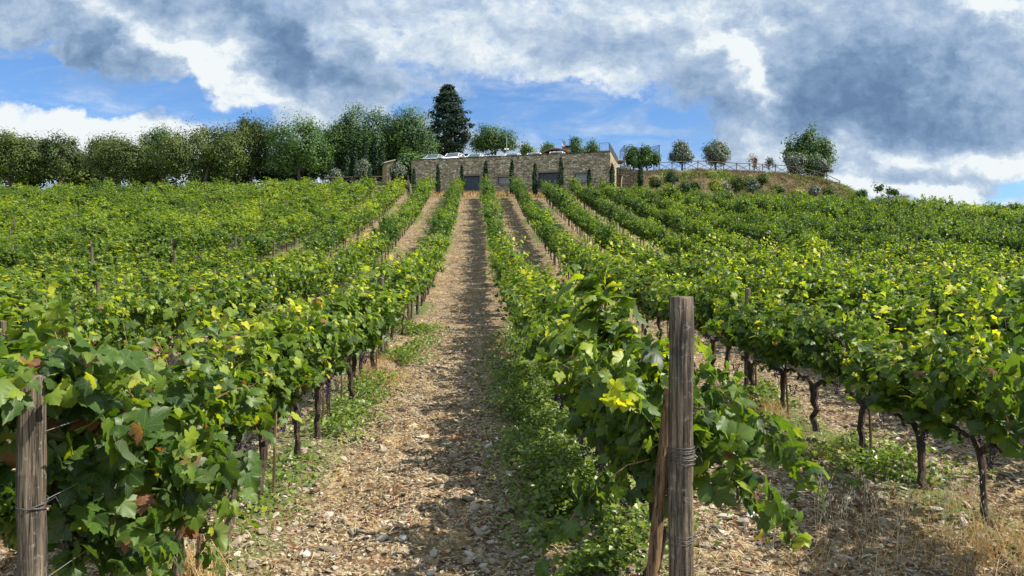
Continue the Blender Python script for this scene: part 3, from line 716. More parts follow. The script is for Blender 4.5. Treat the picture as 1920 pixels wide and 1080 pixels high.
# ------------------------------------------------------------------ posts, stakes, wires
def post_mesh(name, r, h, n=20, seed=0, m_=None, depth=.25, lean=(0, 0), taper=.9, flat=True):
    rng = np.random.default_rng(seed); mb = MB(); k = 12 if n > 12 else 4
    z = np.linspace(-depth, h, k); u = z / h
    base = 1 + .05 * rng.normal(size=n)
    if n > 12:
        base = 1 + .05 * np.convolve(np.tile(rng.normal(size=n), 3), [.25, .5, .25], 'same')[n:2*n]
        base[rng.choice(n, n // 9, replace=False)] -= .09
    pts = np.column_stack([lean[0] * u + rng.normal(0, r * .04, k), lean[1] * u + rng.normal(0, r * .04, k), z])
    V = []; th = np.arange(n) * 2 * math.pi / n
    for i in range(k):
        rr = r * (1 - (1 - taper) * u[i]) * base * (1 + .015 * rng.normal(size=n))
        V.append(np.column_stack([pts[i, 0] + rr * np.cos(th), pts[i, 1] + rr * np.sin(th), np.full(n, z[i]) + (rng.normal(0, r * .05, n) if i == k - 1 else 0)]))
    rr = r * taper * base * .80
    V.append(np.column_stack([pts[-1, 0] + rr * np.cos(th), pts[-1, 1] + rr * np.sin(th), np.full(n, z[-1] + r * .12)]))
    V = np.vstack(V + [[(pts[-1, 0], pts[-1, 1], h + r * .1)]])
    q = []
    for i in range(k):
        for j in range(n): q.append((i * n + j, i * n + (j + 1) % n, (i + 1) * n + (j + 1) % n, (i + 1) * n + j))
    tr = [(k * n + j, k * n + (j + 1) % n, len(V) - 1) for j in range(n)]
    mb.add(V, q, tr); return mb.mesh(name, m_ or M_POST, n > 12)
def wrap(parent, z, r, turns=3, seed=0, lean=(0, 0)):
    rng = np.random.default_rng(seed); mb = MB(); m_ = 24 * turns; a = np.linspace(0, 2 * math.pi * turns, m_)
    zz = z + .018 * np.sin(a * .5 + seed) + np.linspace(-.012, .02, m_) + rng.normal(0, .001, m_)
    mb.tube(np.column_stack([r * np.cos(a), r * np.sin(a), zz]), .0022, 5)
    mb.tube([(r, 0, z), (r + .03, -.01, z + .02), (r + .045, -.02, z - .02)], .002, 5)
    return link('wire_wrap', mb.mesh('wire_wrap', M_IRON), parent)

px_, py_ = (1277 - 960) / F * 3.8, 3.8; g = gz(px_, py_)
topz = (540 - 558) / F * 3.8
p = thing('trellis_post', 'thick cracked grey wooden end post bound with wire at the row end', 'post', (px_, py_, g), .3, 'vineyard trellis posts')
link('shaft', post_mesh('shaft', .0625, topz - g, 54, 3, taper=.97), p)
for z_, r_, t_ in ((1.06, .069, 4), (1.02, .070, 3), (.62, .069, 2), (.60, .0695, 1)): wrap(p, z_, r_, t_, int(z_ * 100))
b = thing('brace_stake', 'brown wooden stake leaning behind the thick grey end post', 'stake', (px_ - .16, py_ + .10, gz(px_ - .16, py_ + .10)), 0, 'vineyard stakes')
link('shaft', post_mesh('shaft', .036, 1.35, 14, 5, M_POSTNEW, lean=(.145, .10)), b)
px_, py_ = -1.895, 2.92; g = gz(px_, py_); topz = (540 - 706) / F * py_
p = thing('trellis_post', 'weathered wooden end post draped with leaves and one wire band', 'post', (px_, py_, g), 1.1, 'vineyard trellis posts')
link('shaft', post_mesh('shaft', .053, topz - g, 54, 8), p)
for z_, r_, t_ in ((1.02, .0565, 2), (.60, .058, 4)): wrap(p, z_, r_, t_, int(z_ * 50))

POST_MS = [post_mesh('shaft', .038 + .004 * i, 1.0, 10, 40 + i, lean=(.02 * (i - 1), .02)) for i in range(4)]
def more_posts():
    n = 0
    for k in range(-26, 27):
        rng = np.random.default_rng(1300 + k); s = {0: 9.6, -1: 13.9, 1: 10.4}.get(k, rng.uniform(5, 11)); j = 0
        while s < 72:
            x = row_x(k, s); j += 1
            if abs(x) < .70 * s and s > 4 and n < 290:
                last = s + 6.3 >= 72
                h = rng.uniform(1.62, 1.95) if s > 22 else rng.uniform(1.35, 1.6)
                if (k, j) in ((-1, 1), ): h = 1.6
                if (k, j) == (0, 1): h = 1.2
                o = thing('trellis_post', 'weathered grey trellis post, ' + ordinal(j) + ' among the leaves, ' + row_words(k), 'post', (x + rng.normal(0, .04), s, gz(x, s)), rng.uniform(0, 6), 'vineyard trellis posts')
                c = link('shaft', POST_MS[int(rng.integers(0, 4))], o); c.scale = (1, 1, h); n += 1
            s += rng.uniform(5.8, 6.8)
more_posts()

STAKE = post_mesh('shaft', .014, 1.0, 7, 60, M_POSTNEW)
def stakes():
    rng = np.random.default_rng(4)
    for (k, i, x, y, r, h) in SOLO:
        if k in (-1, 0, 1, 2) and y < 15 and h % 3 == 0:
            o = thing('vine_stake', 'thin wooden stake tied beside the ' + ordinal(i) + ' grapevine, ' + row_words(k), 'stake', (x + rng.choice([-1, 1]) * .06, y - .05, gz(x, y)), 0, 'vineyard stakes')
            o.rotation_euler = (rng.normal(0, .05), rng.normal(0, .05), 0)
            link('shaft', STAKE, o).scale = (1, 1, rng.uniform(.95, 1.3))
stakes()
def wires():
    for k, s0 in ((0, 3.8), (-1, 2.92), (1, 3.0)):
        for hz, wd in ((.74, 'lowest'), (1.05, 'middle'), (1.32, 'upper')):
            ys = np.arange(s0, 32, .8); pts = []
            for i, y in enumerate(ys):
                x = float(row_x(k, y)); pts.append((x + (.055 if k != 0 else .07) * (1 if i else 1), y, gz(x, y) + hz - .02 * math.sin(i)))
            mb = MB().tube(pts, .0015, 4, cap=False)
            tag(link('trellis_wire', mb.mesh('trellis_wire', M_WIRE)), wd + ' thin trellis wire strung along the ' + (row_words(k) if k < 1 else 'row beyond the thick grey end post'), 'wire', 'trellis wires')
wires()

# ------------------------------------------------------------------ litter on the ground
def near_samples(rng, n, y0=3.2, y1=26, p=1.0):
    u = rng.random(n)
    y = y0 * (y1 / y0) ** (u ** p)
    x = rng.uniform(-1, 1, n) * (.74 * y + .6)
    return x, y
def ground_fine(x, y):
    z = ground_z(x, y, True)
    near = np.clip(1 - (y - 22) / 15, 0, 1); z = z + near * (fbm(x * 16, y * 16, 3) - .5) * .048
    for k in range(-9, 12): z = z + np.exp(-((x - row_x(k, y)) / .35) ** 2) * .06 * sst(y, 2, 3)
    return z
def gravel():
    rng = np.random.default_rng(21); v, f = ico(); n = 52000
    x, y = near_samples(rng, n); 
    keep = fbm(x * 1.7, y * 1.7, 3) + .30 * rng.random(n) > .48; x, y = x[keep], y[keep]; n = len(x)
    s = np.exp(rng.normal(math.log(.0095), .60, n)) * (1 + y * .03); s = np.clip(s, .004, .055)
    z = ground_fine(x, y) + s * .15
    a = rng.random(n) * 6.283; R = frames(rng.normal(size=(n, 3)) * .35 + [0, 0, 1], np.column_stack([np.cos(a), np.sin(a), np.zeros(n)]))
    ax = np.column_stack([rng.uniform(.6, 1.1, n), rng.uniform(.9, 1.6, n), rng.uniform(.28, .6, n)])
    # two irregular angular templates
    P = np.column_stack([x, y, z]); Vs = []; Fs = []; Ts = []; off = 0
    tone = np.clip(rng.normal(.40, .20, n) + .3 * (rng.random(n) < .035), .05, 1)
    for tmp in range(4):
        r2 = np.random.default_rng(tmp); t = v * (1 + .28 * r2.normal(size=(12, 1))); t = np.clip(t, -.85, .85)
        i = np.arange(tmp, n, 4)
        W = P[i][:, None] + np.einsum('nij,nkj->nki', R[i], t[None] * ax[i][:, None] * s[i][:, None, None])
        Vs.append(W.reshape(-1, 3)); Fs.append((f[None] + (np.arange(len(i)) * 12)[:, None, None] + off).reshape(-1, 3)); off += len(i) * 12
        Ts.append(np.repeat(tone[i], len(f)))
    tag(link('gravel', np_mesh('gravel', np.vstack(Vs), [np.vstack(Fs)], M_GRAVEL, {'tone': np.concatenate(Ts)})), 'pale limestone gravel strewn over the path and between the vine rows', 'gravel', kind='stuff')
gravel()
def straw():
    rng = np.random.default_rng(22); n = 50000; x, y = near_samples(rng, n, y1=34)
    keep = fbm(x * 1.1 + 31, y * 1.1, 3) + .28 * rng.random(n) > .54; x, y = x[keep], y[keep]; n = len(x)
    L = rng.uniform(.03, .13, n) * (1 + .02 * y); wd = rng.uniform(.0010, .0024, n) * (1 + y * .05)
    a = rng.random(n) * 6.283; tz = rng.normal(0, .16, n); d = unit(np.column_stack([np.cos(a), np.sin(a), tz])); sd = np.column_stack([-np.sin(a), np.cos(a), np.zeros(n)])
    c = np.column_stack([x, y, ground_fine(x, y) + .010 + np.abs(tz) * L * .4])
    V = np.stack([c - d * L[:, None] / 2 - sd * wd[:, None], c - d * L[:, None] / 2 + sd * wd[:, None],
                  c + sd * wd[:, None] + [0, 0, .006], c - sd * wd[:, None] + [0, 0, .006],
                  c + d * L[:, None] / 2 + sd * wd[:, None] * .5, c + d * L[:, None] / 2 - sd * wd[:, None] * .5], 1).reshape(-1, 3)
    b = np.arange(n)[:, None] * 6; q = np.vstack([b + np.array([[0, 1, 2, 3]]), b + np.array([[3, 2, 4, 5]])])
    t = np.clip(rng.normal(.55, .25, n), 0, 1)
    tag(link('straw', np_mesh('straw', V, [q], M_STRAW, {'tone': np.concatenate([t, t])})), 'bleached straw and dead grass stems lying on the stony soil', 'straw', kind='stuff')
straw()
def dead_leaves():
    rng = np.random.default_rng(23); n = 30000; x, y = near_samples(rng, n, y1=36)
    rowd = np.min(np.abs(np.stack([x - row_x(k, y) for k in range(-9, 12)])), 0)
    keep = fbm(x * .8 + 5, y * .8 + 11, 4) + .2 * rng.random(n) + .13 * np.exp(-(rowd / .5) ** 2) > .60; x, y = x[keep], y[keep]; n = len(x)
    s = rng.uniform(.010, .030, n)
    c = np.column_stack([x, y, ground_fine(x, y) + .008]); a = rng.random(n) * 6.283
    R = frames(rng.normal(size=(n, 3)) * .45 + [0, 0, 1], np.column_stack([np.cos(a), np.sin(a), np.zeros(n)]))
    T = np.array([(0, -.5, 0), (.5, 0, .28), (.1, .6, .05), (-.45, .1, .30)]); V, Fc = scatter(T, np.array([(0, 1, 2), (0, 2, 3)]), c, R, s * 1.3)
    t = np.repeat(np.clip(rng.normal(.42, .26, n), 0, 1), 2)
    tag(link('dead_leaves', np_mesh('dead_leaves', V, [Fc], M_DRYLEAF, {'tone': t})), 'crumpled red-brown dead vine leaves lying in patches on the ground', 'dead leaves', kind='stuff')
dead_leaves()
def twigs():
    rng = np.random.default_rng(24); mb = MB()
    for i in range(520):
        x, y = near_samples(rng, 1, 4.2, 15); x, y = float(x[0]), float(y[0]); L = rng.uniform(.10, .40); a = rng.random() * 6.283
        d = np.array([math.cos(a), math.sin(a)]); m_ = 5; q = []
        for j in range(m_):
            xx = x + d[0] * L * j / 4 + rng.normal(0, .008); yy = y + d[1] * L * j / 4 + rng.normal(0, .008); q.append((xx, yy, 0))
        q = np.array(q); q[:, 2] = ground_fine(q[:, 0], q[:, 1]) + .012 + abs(rng.normal(0, .008))
        mb.tube(q, np.linspace(rng.uniform(.0025, .0055), .0015, m_), 5, tone=rng.uniform(.1, .8), cap=False)
    tag(link('pruned_twigs', mb.mesh('pruned_twigs', M_DRYLEAF)), 'broken vine twigs and prunings scattered along the path', 'twigs', kind='stuff')
twigs()
def rock(name, label, x, y, s, seed, sc=(1, 1.3, .6), group='loose rocks on the soil'):
    rng = np.random.default_rng(seed)
    import bmesh
    bm = bmesh.new(); bmesh.ops.create_icosphere(bm, subdivisions=3, radius=1)
    dirs = [np.array(unit(rng.normal(size=3))) for _ in range(11)]; cut = [rng.uniform(.62, .9) for _ in dirs]
    for v in bm.verts:
        p = np.array(v.co)
        for d_, c_ in zip(dirs, cut):
            e = p @ d_ - c_
            if e > 0: p = p - d_ * e * .9
        v.co = p * np.array(sc) * s * (1 + .03 * rng.normal())
    me = bpy.data.meshes.new(name); bm.to_mesh(me); bm.free(); me.materials.append(M_ROCK_)
    o = link(name, me, None, (x, y, float(ground_fine(np.array([x]), np.array([y]))[0]) + s * .12), rng.random() * 6)
    return tag(o, label, 'rock', group)
def rock_mat():
    m_, t, out = mat('limestone_rock'); c = obj_co(t)
    col = t.mix(t.noise(c, 9, 6, .7), (.20, .15, .10), (.62, .56, .46)); col = t.mix(t.ss(t.noise(c, 30, 4, .7), .5, .7), col, (.34, .25, .15))
    principled(t, out, col, .9, t.bump(t.noise(c, 40, 5, .7), .7, .01), 0, .25); return m_
M_ROCK_ = rock_mat()
def gx(px, d): return (px - 960) / F * d
rock('rock', 'squarish tan rock on the soil between the leaf-draped row and the path', gx(525, 5.45), 5.4, .032, 1)
rock('rock', 'large half-buried tan boulder behind the trunks under the thick post row', gx(1108, 6.9), 7.0, .17, 2, (1.35, 1.0, .62))
rock('rock', 'flat pale stone lying in the middle of the path', gx(790, 8.2), 8.3, .055, 3, (1.5, .8, .4))
rock('rock', 'pale angular rock low on the path by the red dead leaves', gx(908, 5.0), 5.0, .034, 4, (1.2, .9, .6))
rock('rock', 'broad tan rock near the dry grass beyond the thick grey end post', gx(1578, 5.05), 5.0, .048, 5, (1.4, .9, .5))
rock('rock', 'white stone at the foot of the weeds beside the path', gx(1020, 5.1), 5.1, .020, 6)
rock('rock', 'pale slab under the leaf-draped grapevines at the picture bottom', gx(315, 4.95), 4.75, .055, 7, (1.5, .8, .4))
rock('rock', 'grey rock near the thick post among loose stones', gx(1440, 5.3), 5.3, .028, 8)

# ------------------------------------------------------------------ weeds and dry grass
def weeds():
    rng = np.random.default_rng(31); P = []
    def patch(k, off, sd, y0, y1, n, h):
        y = rng.uniform(y0, y1, n); x = row_x(k, y) + off + rng.normal(0, sd, n)
        m_ = fbm(x * 2.2 + 3, y * 1.6 + k, 3); kk = m_ + .08 * rng.random(n) > .49; x, y = x[kk], y[kk]
        hh = h * np.clip((m_[kk] - .36) * 3.5, .15, 1.2)
        P.append(np.column_stack([x, y, ground_fine(x, y) + rng.random(len(x)) ** .7 * hh]))
    patch(0, -.30, .20, 4.6, 6.6, 6000, .30); patch(0, -.34, .26, 6.6, 12.5, 8500, .28); patch(0, -.2, .3, 12.5, 17, 3500, .22)
    patch(-1, .15, .22, 8.0, 12, 2200, .16); patch(-1, .30, .30, 13, 19, 5200, .22); patch(1, -.15, .35, 6.4, 11, 6500, .20)
    patch(2, -.1, .4, 8, 16, 4000, .2); patch(0, .3, .25, 5.0, 12, 3000, .16); patch(-1, 0, .2, 5.5, 7.5, 500, .12)
    P = np.vstack(P); n = len(P)
    R = frames(rng.normal(size=(n, 3)) * .55 + [0, -.1, 1], rng.normal(size=(n, 3)))
    V, Fc = scatter(*LEAF_C, P, R, rng.uniform(.022, .050, n) * (1 + .03 * P[:, 1])); t = np.clip(rng.normal(.45, .25, n), 0, 1.05)
    tag(link('weeds', np_mesh('weeds', V, [Fc], M_WEED, {'tone': t})), 'low leafy green weeds growing along the feet of the vine rows', 'weeds', kind='stuff')
weeds()
def blades(name, spots, mat_, label, cat, hmin, hmax, wd, lean=.5, seed=0, per=1, fine=True):
    rng = np.random.default_rng(seed); P = np.repeat(spots, per, 0); n = len(P)
    P = P + np.column_stack([rng.normal(0, .03 if per > 1 else 0, (n, 2)), np.zeros(n)])
    P[:, 2] = (ground_fine if fine else ground_z)(P[:, 0], P[:, 1]) - .01
    h = rng.uniform(hmin, hmax, n); a = rng.random(n) * 6.283; l = rng.uniform(.1, 1, n) * lean
    d = np.column_stack([np.cos(a) * l, np.sin(a) * l, np.ones(n)]); b = rng.random(n) * 6.283; sd = np.column_stack([np.cos(b), np.sin(b), np.zeros(n)]) * wd * rng.uniform(.6, 1.4, (n, 1))
    m1 = P + d * h[:, None] * .5; m2 = P + d * h[:, None] * [1.5, 1.5, 0.9] * .95
    V = np.stack([P - sd, P + sd, m1 + sd * .7, m1 - sd * .7, m2], 1).reshape(-1, 3); i = np.arange(n)[:, None] * 5
    q = i + np.array([[0, 1, 2, 3]]); t3 = i + np.array([[3, 2, 4]]); t = np.clip(rng.normal(.5, .28, n), 0, 1)
    return tag(link(name, np_mesh(name, V, [q, t3], mat_, {'tone': np.concatenate([t, t])})), label, cat, kind='stuff')
def dry_grass():
    rng = np.random.default_rng(41); S = []
    def cl(px, d, rx, ry, n): S.append(np.column_stack([gx(px, d) + rng.normal(0, rx, n), d + rng.normal(0, ry, n), np.zeros(n)]))
    cl(1900, 5.0, .3, .2, 130); cl(1790, 5.9, .35, .25, 40); cl(1430, 9.4, .15, .35, 160); cl(1700, 5.3, .5, .3, 50); cl(345, 4.55, .12, .15, 90); cl(700, 13.2, .25, .7, 170)
    cl(720, 11.6, .2, .4, 120); cl(960, 15.5, .3, .8, 150); cl(1530, 7.6, .3, .3, 90); cl(1600, 4.9, .5, .2, 40); cl(1080, 30, .4, 2, 120); cl(950, 26, .3, 2, 120); cl(770, 33, .5, 3, 160); cl(30, 5.5, .4, .5, 60)
    blades('dry_grass', np.vstack(S), M_DRYGRASS, 'straw-coloured and orange dry grass tufts beside trunks and posts', 'dry grass', .06, .24, .0022, .8, 42, 7)
    # tufts at the row ends in front of the wall
    x = rng.uniform(-9, 9, 700); y = rng.uniform(73.0, 76.0, 700)
    blades('wall_foot_grass', np.column_stack([x, y, x * 0]), M_DRYGRASS, 'orange dry grass growing at the foot of the stone wall', 'dry grass', .15, .55, .03, .7, 43, 5, False)
    n = 60000; x = rng.uniform(11, 43, n); y = rng.uniform(76.5, 90, n); kk = fbm(x * .5, y * .5, 3) + .25 * rng.random(n) > .55; x, y = x[kk], y[kk]
    blades('bank_grass', np.column_stack([x, y, x * 0]), M_BANKGRASS, 'dry brown grass covering the bank below the rail fence', 'dry grass', .08, .42, .026, 1.3, 44, 1, False)
    n = 16000; x = rng.uniform(11.5, 42, n); y = rng.uniform(77, 88, n); kk = fbm(x * .33 + 7, y * .6 + 2, 3) + .12 * rng.random(n) > .60 + .03 * (y - 82); x, y = x[kk], y[kk]
    blades('bank_weeds', np.column_stack([x, y, x * 0]), M_WEED, 'patches of dull green weeds on the lower part of the bank', 'weeds', .10, .45, .05, 1.2, 46, 2, False)
dry_grass()
def oats():
    rng = np.random.default_rng(45); mb = MB()
    for i in range(60):
        px = rng.choice([1640, 1700, 1760, 1560, 1830, 360, 340]) + rng.normal(0, 30); d = rng.uniform(4.85, 5.9) if px > 900 else rng.uniform(4.3, 4.7)
        x = gx(px, d); z = gz(x, d); h = rng.uniform(.25, .55); a = rng.random() * 6.28; lx, ly = math.cos(a) * .16, math.sin(a) * .16
        q = [(x, d, z), (x + lx * .3, d + ly * .3, z + h * .6), (x + lx, d + ly, z + h)]
        mb.tube(q, [.0014, .001, .0007], 4, tone=.8, cap=False)
        for j in range(7):
            f = .55 + .45 * j / 6; c = np.array(q[1]) * (1 - (f - .5) * 2) + np.array(q[2]) * ((f - .5) * 2) if f > .5 else np.array(q[1])
            c = c + rng.normal(0, .015, 3); mb.add([c, c + [.004, 0, -.008], c + [0, .002, -.028], c + [-.004, 0, -.008]], [(0, 1, 2, 3)], tone=.95)
    tag(link('wild_oats', mb.mesh('wild_oats', M_STRAW)), 'dry wild oat stalks with hanging seed husks standing in the gravel', 'dry grass', kind='stuff')
oats()
# ------------------------------------------------------------------ stone building with its parking deck
WA = np.array([-10.75, 79.2]); WB = np.array([9.85, 74.2]); WL = float(np.linalg.norm(WB - WA)); WU = (WB - WA) / WL; WN = np.array([-WU[1], WU[0]])
WROT = math.atan2(WU[1], WU[0])
def wall_t(px):                   # distance along the wall seen at that column
    k = (px - 960) / F
    return float((k * WA[1] - WA[0]) / (WU[0] - k * WU[1]))
def wall_z(px, py): t = wall_t(px); return (540 - py) / F * float((WA + WU * t)[1])
Z0, ZT = 9.0, 13.66
def wall_building():
    root = thing('stone_building', 'long low rubble stone building with metal doors and grid windows under the parked cars', 'building', (WA[0], WA[1], 0), WROT)
    holes = []
    def hole(p0, p1, yb, yt): a, b = wall_t(p0), wall_t(p1); holes.append((a, b, wall_z((p0 + p1) / 2, yb), wall_z((p0 + p1) / 2, yt))); return holes[-1]
    H = [hole(793, 817, 349, 336), hole(868.5, 900, 357.5, 329.5), hole(933.5, 963, 345, 331.5), hole(1009, 1047, 353.5, 323.5), hole(1078, 1103, 341, 325)]
    xs = sorted({0, WL} | {h[0] for h in holes} | {h[1] for h in holes}); mb = MB(); dp = .38
    zs_all = sorted({Z0, ZT} | {h[2] for h in holes} | {h[3] for h in holes})
    for i in range(len(xs) - 1):
        for j in range(len(zs_all) - 1):
            cx, cz = (xs[i] + xs[i + 1]) / 2, (zs_all[j] + zs_all[j + 1]) / 2
            if any(h[0] < cx < h[1] and h[2] < cz < h[3] for h in holes): continue
            mb.add([(xs[i], 0, zs_all[j]), (xs[i + 1], 0, zs_all[j]), (xs[i + 1], 0, zs_all[j + 1]), (xs[i], 0, zs_all[j + 1])], [(0, 1, 2, 3)])
    for a, b, z0, z1 in holes:
        mb.add([(a, 0, z0), (b, 0, z0), (b, 0, z1), (a, 0, z1), (a, dp, z0), (b, dp, z0), (b, dp, z1), (a, dp, z1)], [(0, 4, 5, 1), (1, 5, 6, 2), (2, 6, 7, 3), (3, 7, 4, 0)])
    D = 17.0
    mb.add([(WL, 0, Z0), (WL, D, Z0), (WL, D, ZT), (WL, 0, ZT), (0, 0, Z0), (0, D, Z0), (0, D, ZT), (0, 0, ZT)], [(0, 1, 2, 3), (5, 4, 7, 6), (1, 5, 6, 2)])
    # parapet top and its inner face
    pw = .45; dk = 13.25
    mb.add([(0, 0, ZT), (WL, 0, ZT), (WL, pw, ZT), (0, pw, ZT), (0, pw, dk), (WL, pw, dk)], [(0, 1, 2, 3), (3, 2, 5, 4)])
    link('wall', mb.mesh('wall', M_STONE), root)
    # uneven coping stones
    cp = MB(); rng = np.random.default_rng(3); x = -.03
    while x < WL - .2:
        l = min(rng.uniform(.35, .9), WL + .03 - x); cp.box((x, -.05 - rng.random() * .03, ZT + .003), (x + l - .012, pw + .03, ZT + rng.uniform(.05, .12))); x += l
    link('coping', cp.mesh('coping', M_STONE2), root)
    dkm = MB().add([(0, pw, dk), (WL, pw, dk), (WL, D, dk), (0, D, dk)], [(0, 1, 2, 3)])
    link('deck', dkm.mesh('deck', simple('deck_gravel', (.42, .37, .30), .95, var=.35)), root)
    MD = simple('slate_blue_metal', (.045, .058, .066), .55, metal=.3, var=.3, scale=2); MF = simple('brick_surround', (.16, .125, .09), .9, var=.4, scale=7, bump=.01)
    for (a, b, z0, z1), kind in zip(H, 'wdwdw'):
        t = .16
        fr = MB(); fr.box((a - t, -.035, z1 - .02), (b + t, .10, z1 + t)); fr.box((a - t, -.035, z0), (a + .02, .10, z1 - .025)); fr.box((b - .02, -.035, z0), (b + t, .10, z1 - .025))
        if kind == 'w': fr.box((a - t, -.06, z0 - .10), (b + t, .10, z0 - .005))
        if kind == 'd':
            d = MB(); n = int((b - a) / .17); wdt = (b - a - .06) / n
            d.box((a + .02, .24, z0), (b - .02, .27, z1 - .05), tone=.3)
            for i in range(n): d.box((a + .03 + i * wdt + .02, .195, z0 + .03), (a + .03 + (i + 1) * wdt - .035, .237, z1 - .10))
            dd = link('door', d.mesh('door', MD), root); dd['label'] = ('narrow' if b - a < 2.1 else 'wide') + ' ribbed slate-blue metal garage door'
            link('door_frame', fr.mesh('door_frame', MF), dd)
            hd = MB().box(((a + b) / 2 - .10, .14, z0 + .95), ((a + b) / 2 - .06, .192, z0 + 1.25)); link('handle', hd.mesh('handle', M_IRON), dd)
        else:
            g = MB().box((a + .01, .22, z0 + .01), (b - .01, .25, z1 - .01)); gg = link('window', g.mesh('window', GLASS), root)
            link('window_frame', fr.mesh('window_frame', MF), gg)
            gr = MB(); n = int(round((b - a) / .17))
            for i in range(1, n): x = a + (b - a) * i / n; gr.box((x - .016, .165, z0 + .01), (x + .016, .19, z1 - .01))
            nz = max(3, int(round((z1 - z0) / .17)))
            for i in range(1, nz): z = z0 + (z1 - z0) * i / nz; gr.box((a + .01, .140, z - .016), (b - .01, .163, z + .016))
            link('grille', gr.mesh('grille', simple('grille_paint', (.36, .37, .36), .6, var=.15)), gg)
    return root
def glass(name, col=(.03, .04, .045), r=.08):
    m_, t, out = mat(name); principled(t, out, t.vm('SCALE', col, sc=t.m('MULTIPLY_ADD', t.noise(obj_co(t), 2, 3), .6, .7)), r, None, 0, .8); return m_
GLASS = glass('dark_glass'); 
wall_building()

def wall_pt(t, into, z): p = WA + WU * t + WN * into; return (float(p[0]), float(p[1]), z)

# railing on the corner of the deck
def railing():
    root = thing('corner_railing', 'thin grey metal railing at the corner of the stone building roof', 'railing', wall_pt(WL - .12, .2, ZT + .1), WROT)
    t0 = wall_t(1124) - (WL - .12); h = (1143 and .86)
    mb = MB()
    for z in (h, .08): mb.tube([(t0, 0, z), (0, 0, z)], .02, 6); mb.tube([(0, 0, z), (0, 9, z)], .02, 6)
    link('rail', mb.mesh('rail', M_IRON), root)
    b = MB()
    for x in np.arange(t0, -.05, .14): b.tube([(x, 0, .08), (x, 0, h)], .008, 4)
    for y in np.arange(.14, 9, .14): b.tube([(0, y, .08), (0, y, h)], .008, 4)
    link('baluster', b.mesh('baluster', M_IRON), root)['kind'] = 'stuff'
    for q in ((t0, 0), (0, 0), (0, 3), (0, 6), (0, 9)): link('rail_post', MB().box((q[0] - .025, q[1] - .025, -.1), (q[0] + .025, q[1] + .025, h + .02)).mesh('rail_post', M_IRON), root)
railing()

# wire-mesh fence at the back of the deck
def mesh_fence():
    p0 = at(700, 300, 96); root = thing('mesh_fence', 'dark see-through wire mesh fence standing behind the parked cars', 'fence', wall_pt(-7, 16.6, 13.3), WROT)
    L = 24; n = 12; h = 1.75
    for i in range(n + 1): link('fence_post', MB().tube([(L * i / n, 0, -.8), (L * i / n, 0, h + .05)], .035, 6).mesh('fence_post', M_IRON), root)
    mb = MB()
    for x in np.arange(0, L, .11): mb.tube([(x, .04, 0), (x, .04, h)], .008, 3, cap=False)
    for z in np.arange(.05, h, .11): mb.tube([(0, .04, z), (L, .04, z)], .008, 3, cap=False)
    link('mesh_panel', mb.mesh('mesh_panel', M_IRON), root)
mesh_fence()

# ------------------------------------------------------------------ cars
def car_mats():
    r = {}
    for n, c in (('white', (.80, .80, .78)), ('silver', (.55, .57, .57)), ('pale_green', (.36, .42, .38))):
        m_, t, out = mat('paint_' + n); principled(t, out, c, .28, None, .0, .6, **{'Coat Weight': .6}); r[n] = m_
    return r
CARP = car_mats(); M_TYRE = simple('tyre_rubber', (.02, .02, .02), .85); M_RIM = simple('rim_alloy', (.45, .45, .46), .35, metal=.8); M_LAMP = glass('headlight_lens', (.55, .56, .58), .1); M_PLATE = simple('plate_white', (.7, .7, .68), .5)
M_SCREEN = glass('windscreen', (.05, .065, .06), .25)
def loft(mb, rings, mi=0, close=True, rev=False):
    n = len(rings[0]); base = np.array(rings, float); m_ = len(rings)
    i = np.arange(m_ - 1)[:, None] * n; j = np.arange(n)[None]; j2 = (j + 1) % n
    mb.add(base.reshape(-1, 3), np.stack([i + j, i + j2, i + n + j2, i + n + j], -1).reshape(-1, 4), mi=mi)
    if close:
        for k in (0, m_ - 1):
            c = base[k].mean(0); V = np.vstack([base[k], c]); mb.add(V, tris=[(a, (a + 1) % n, n) for a in range(n)], mi=mi)
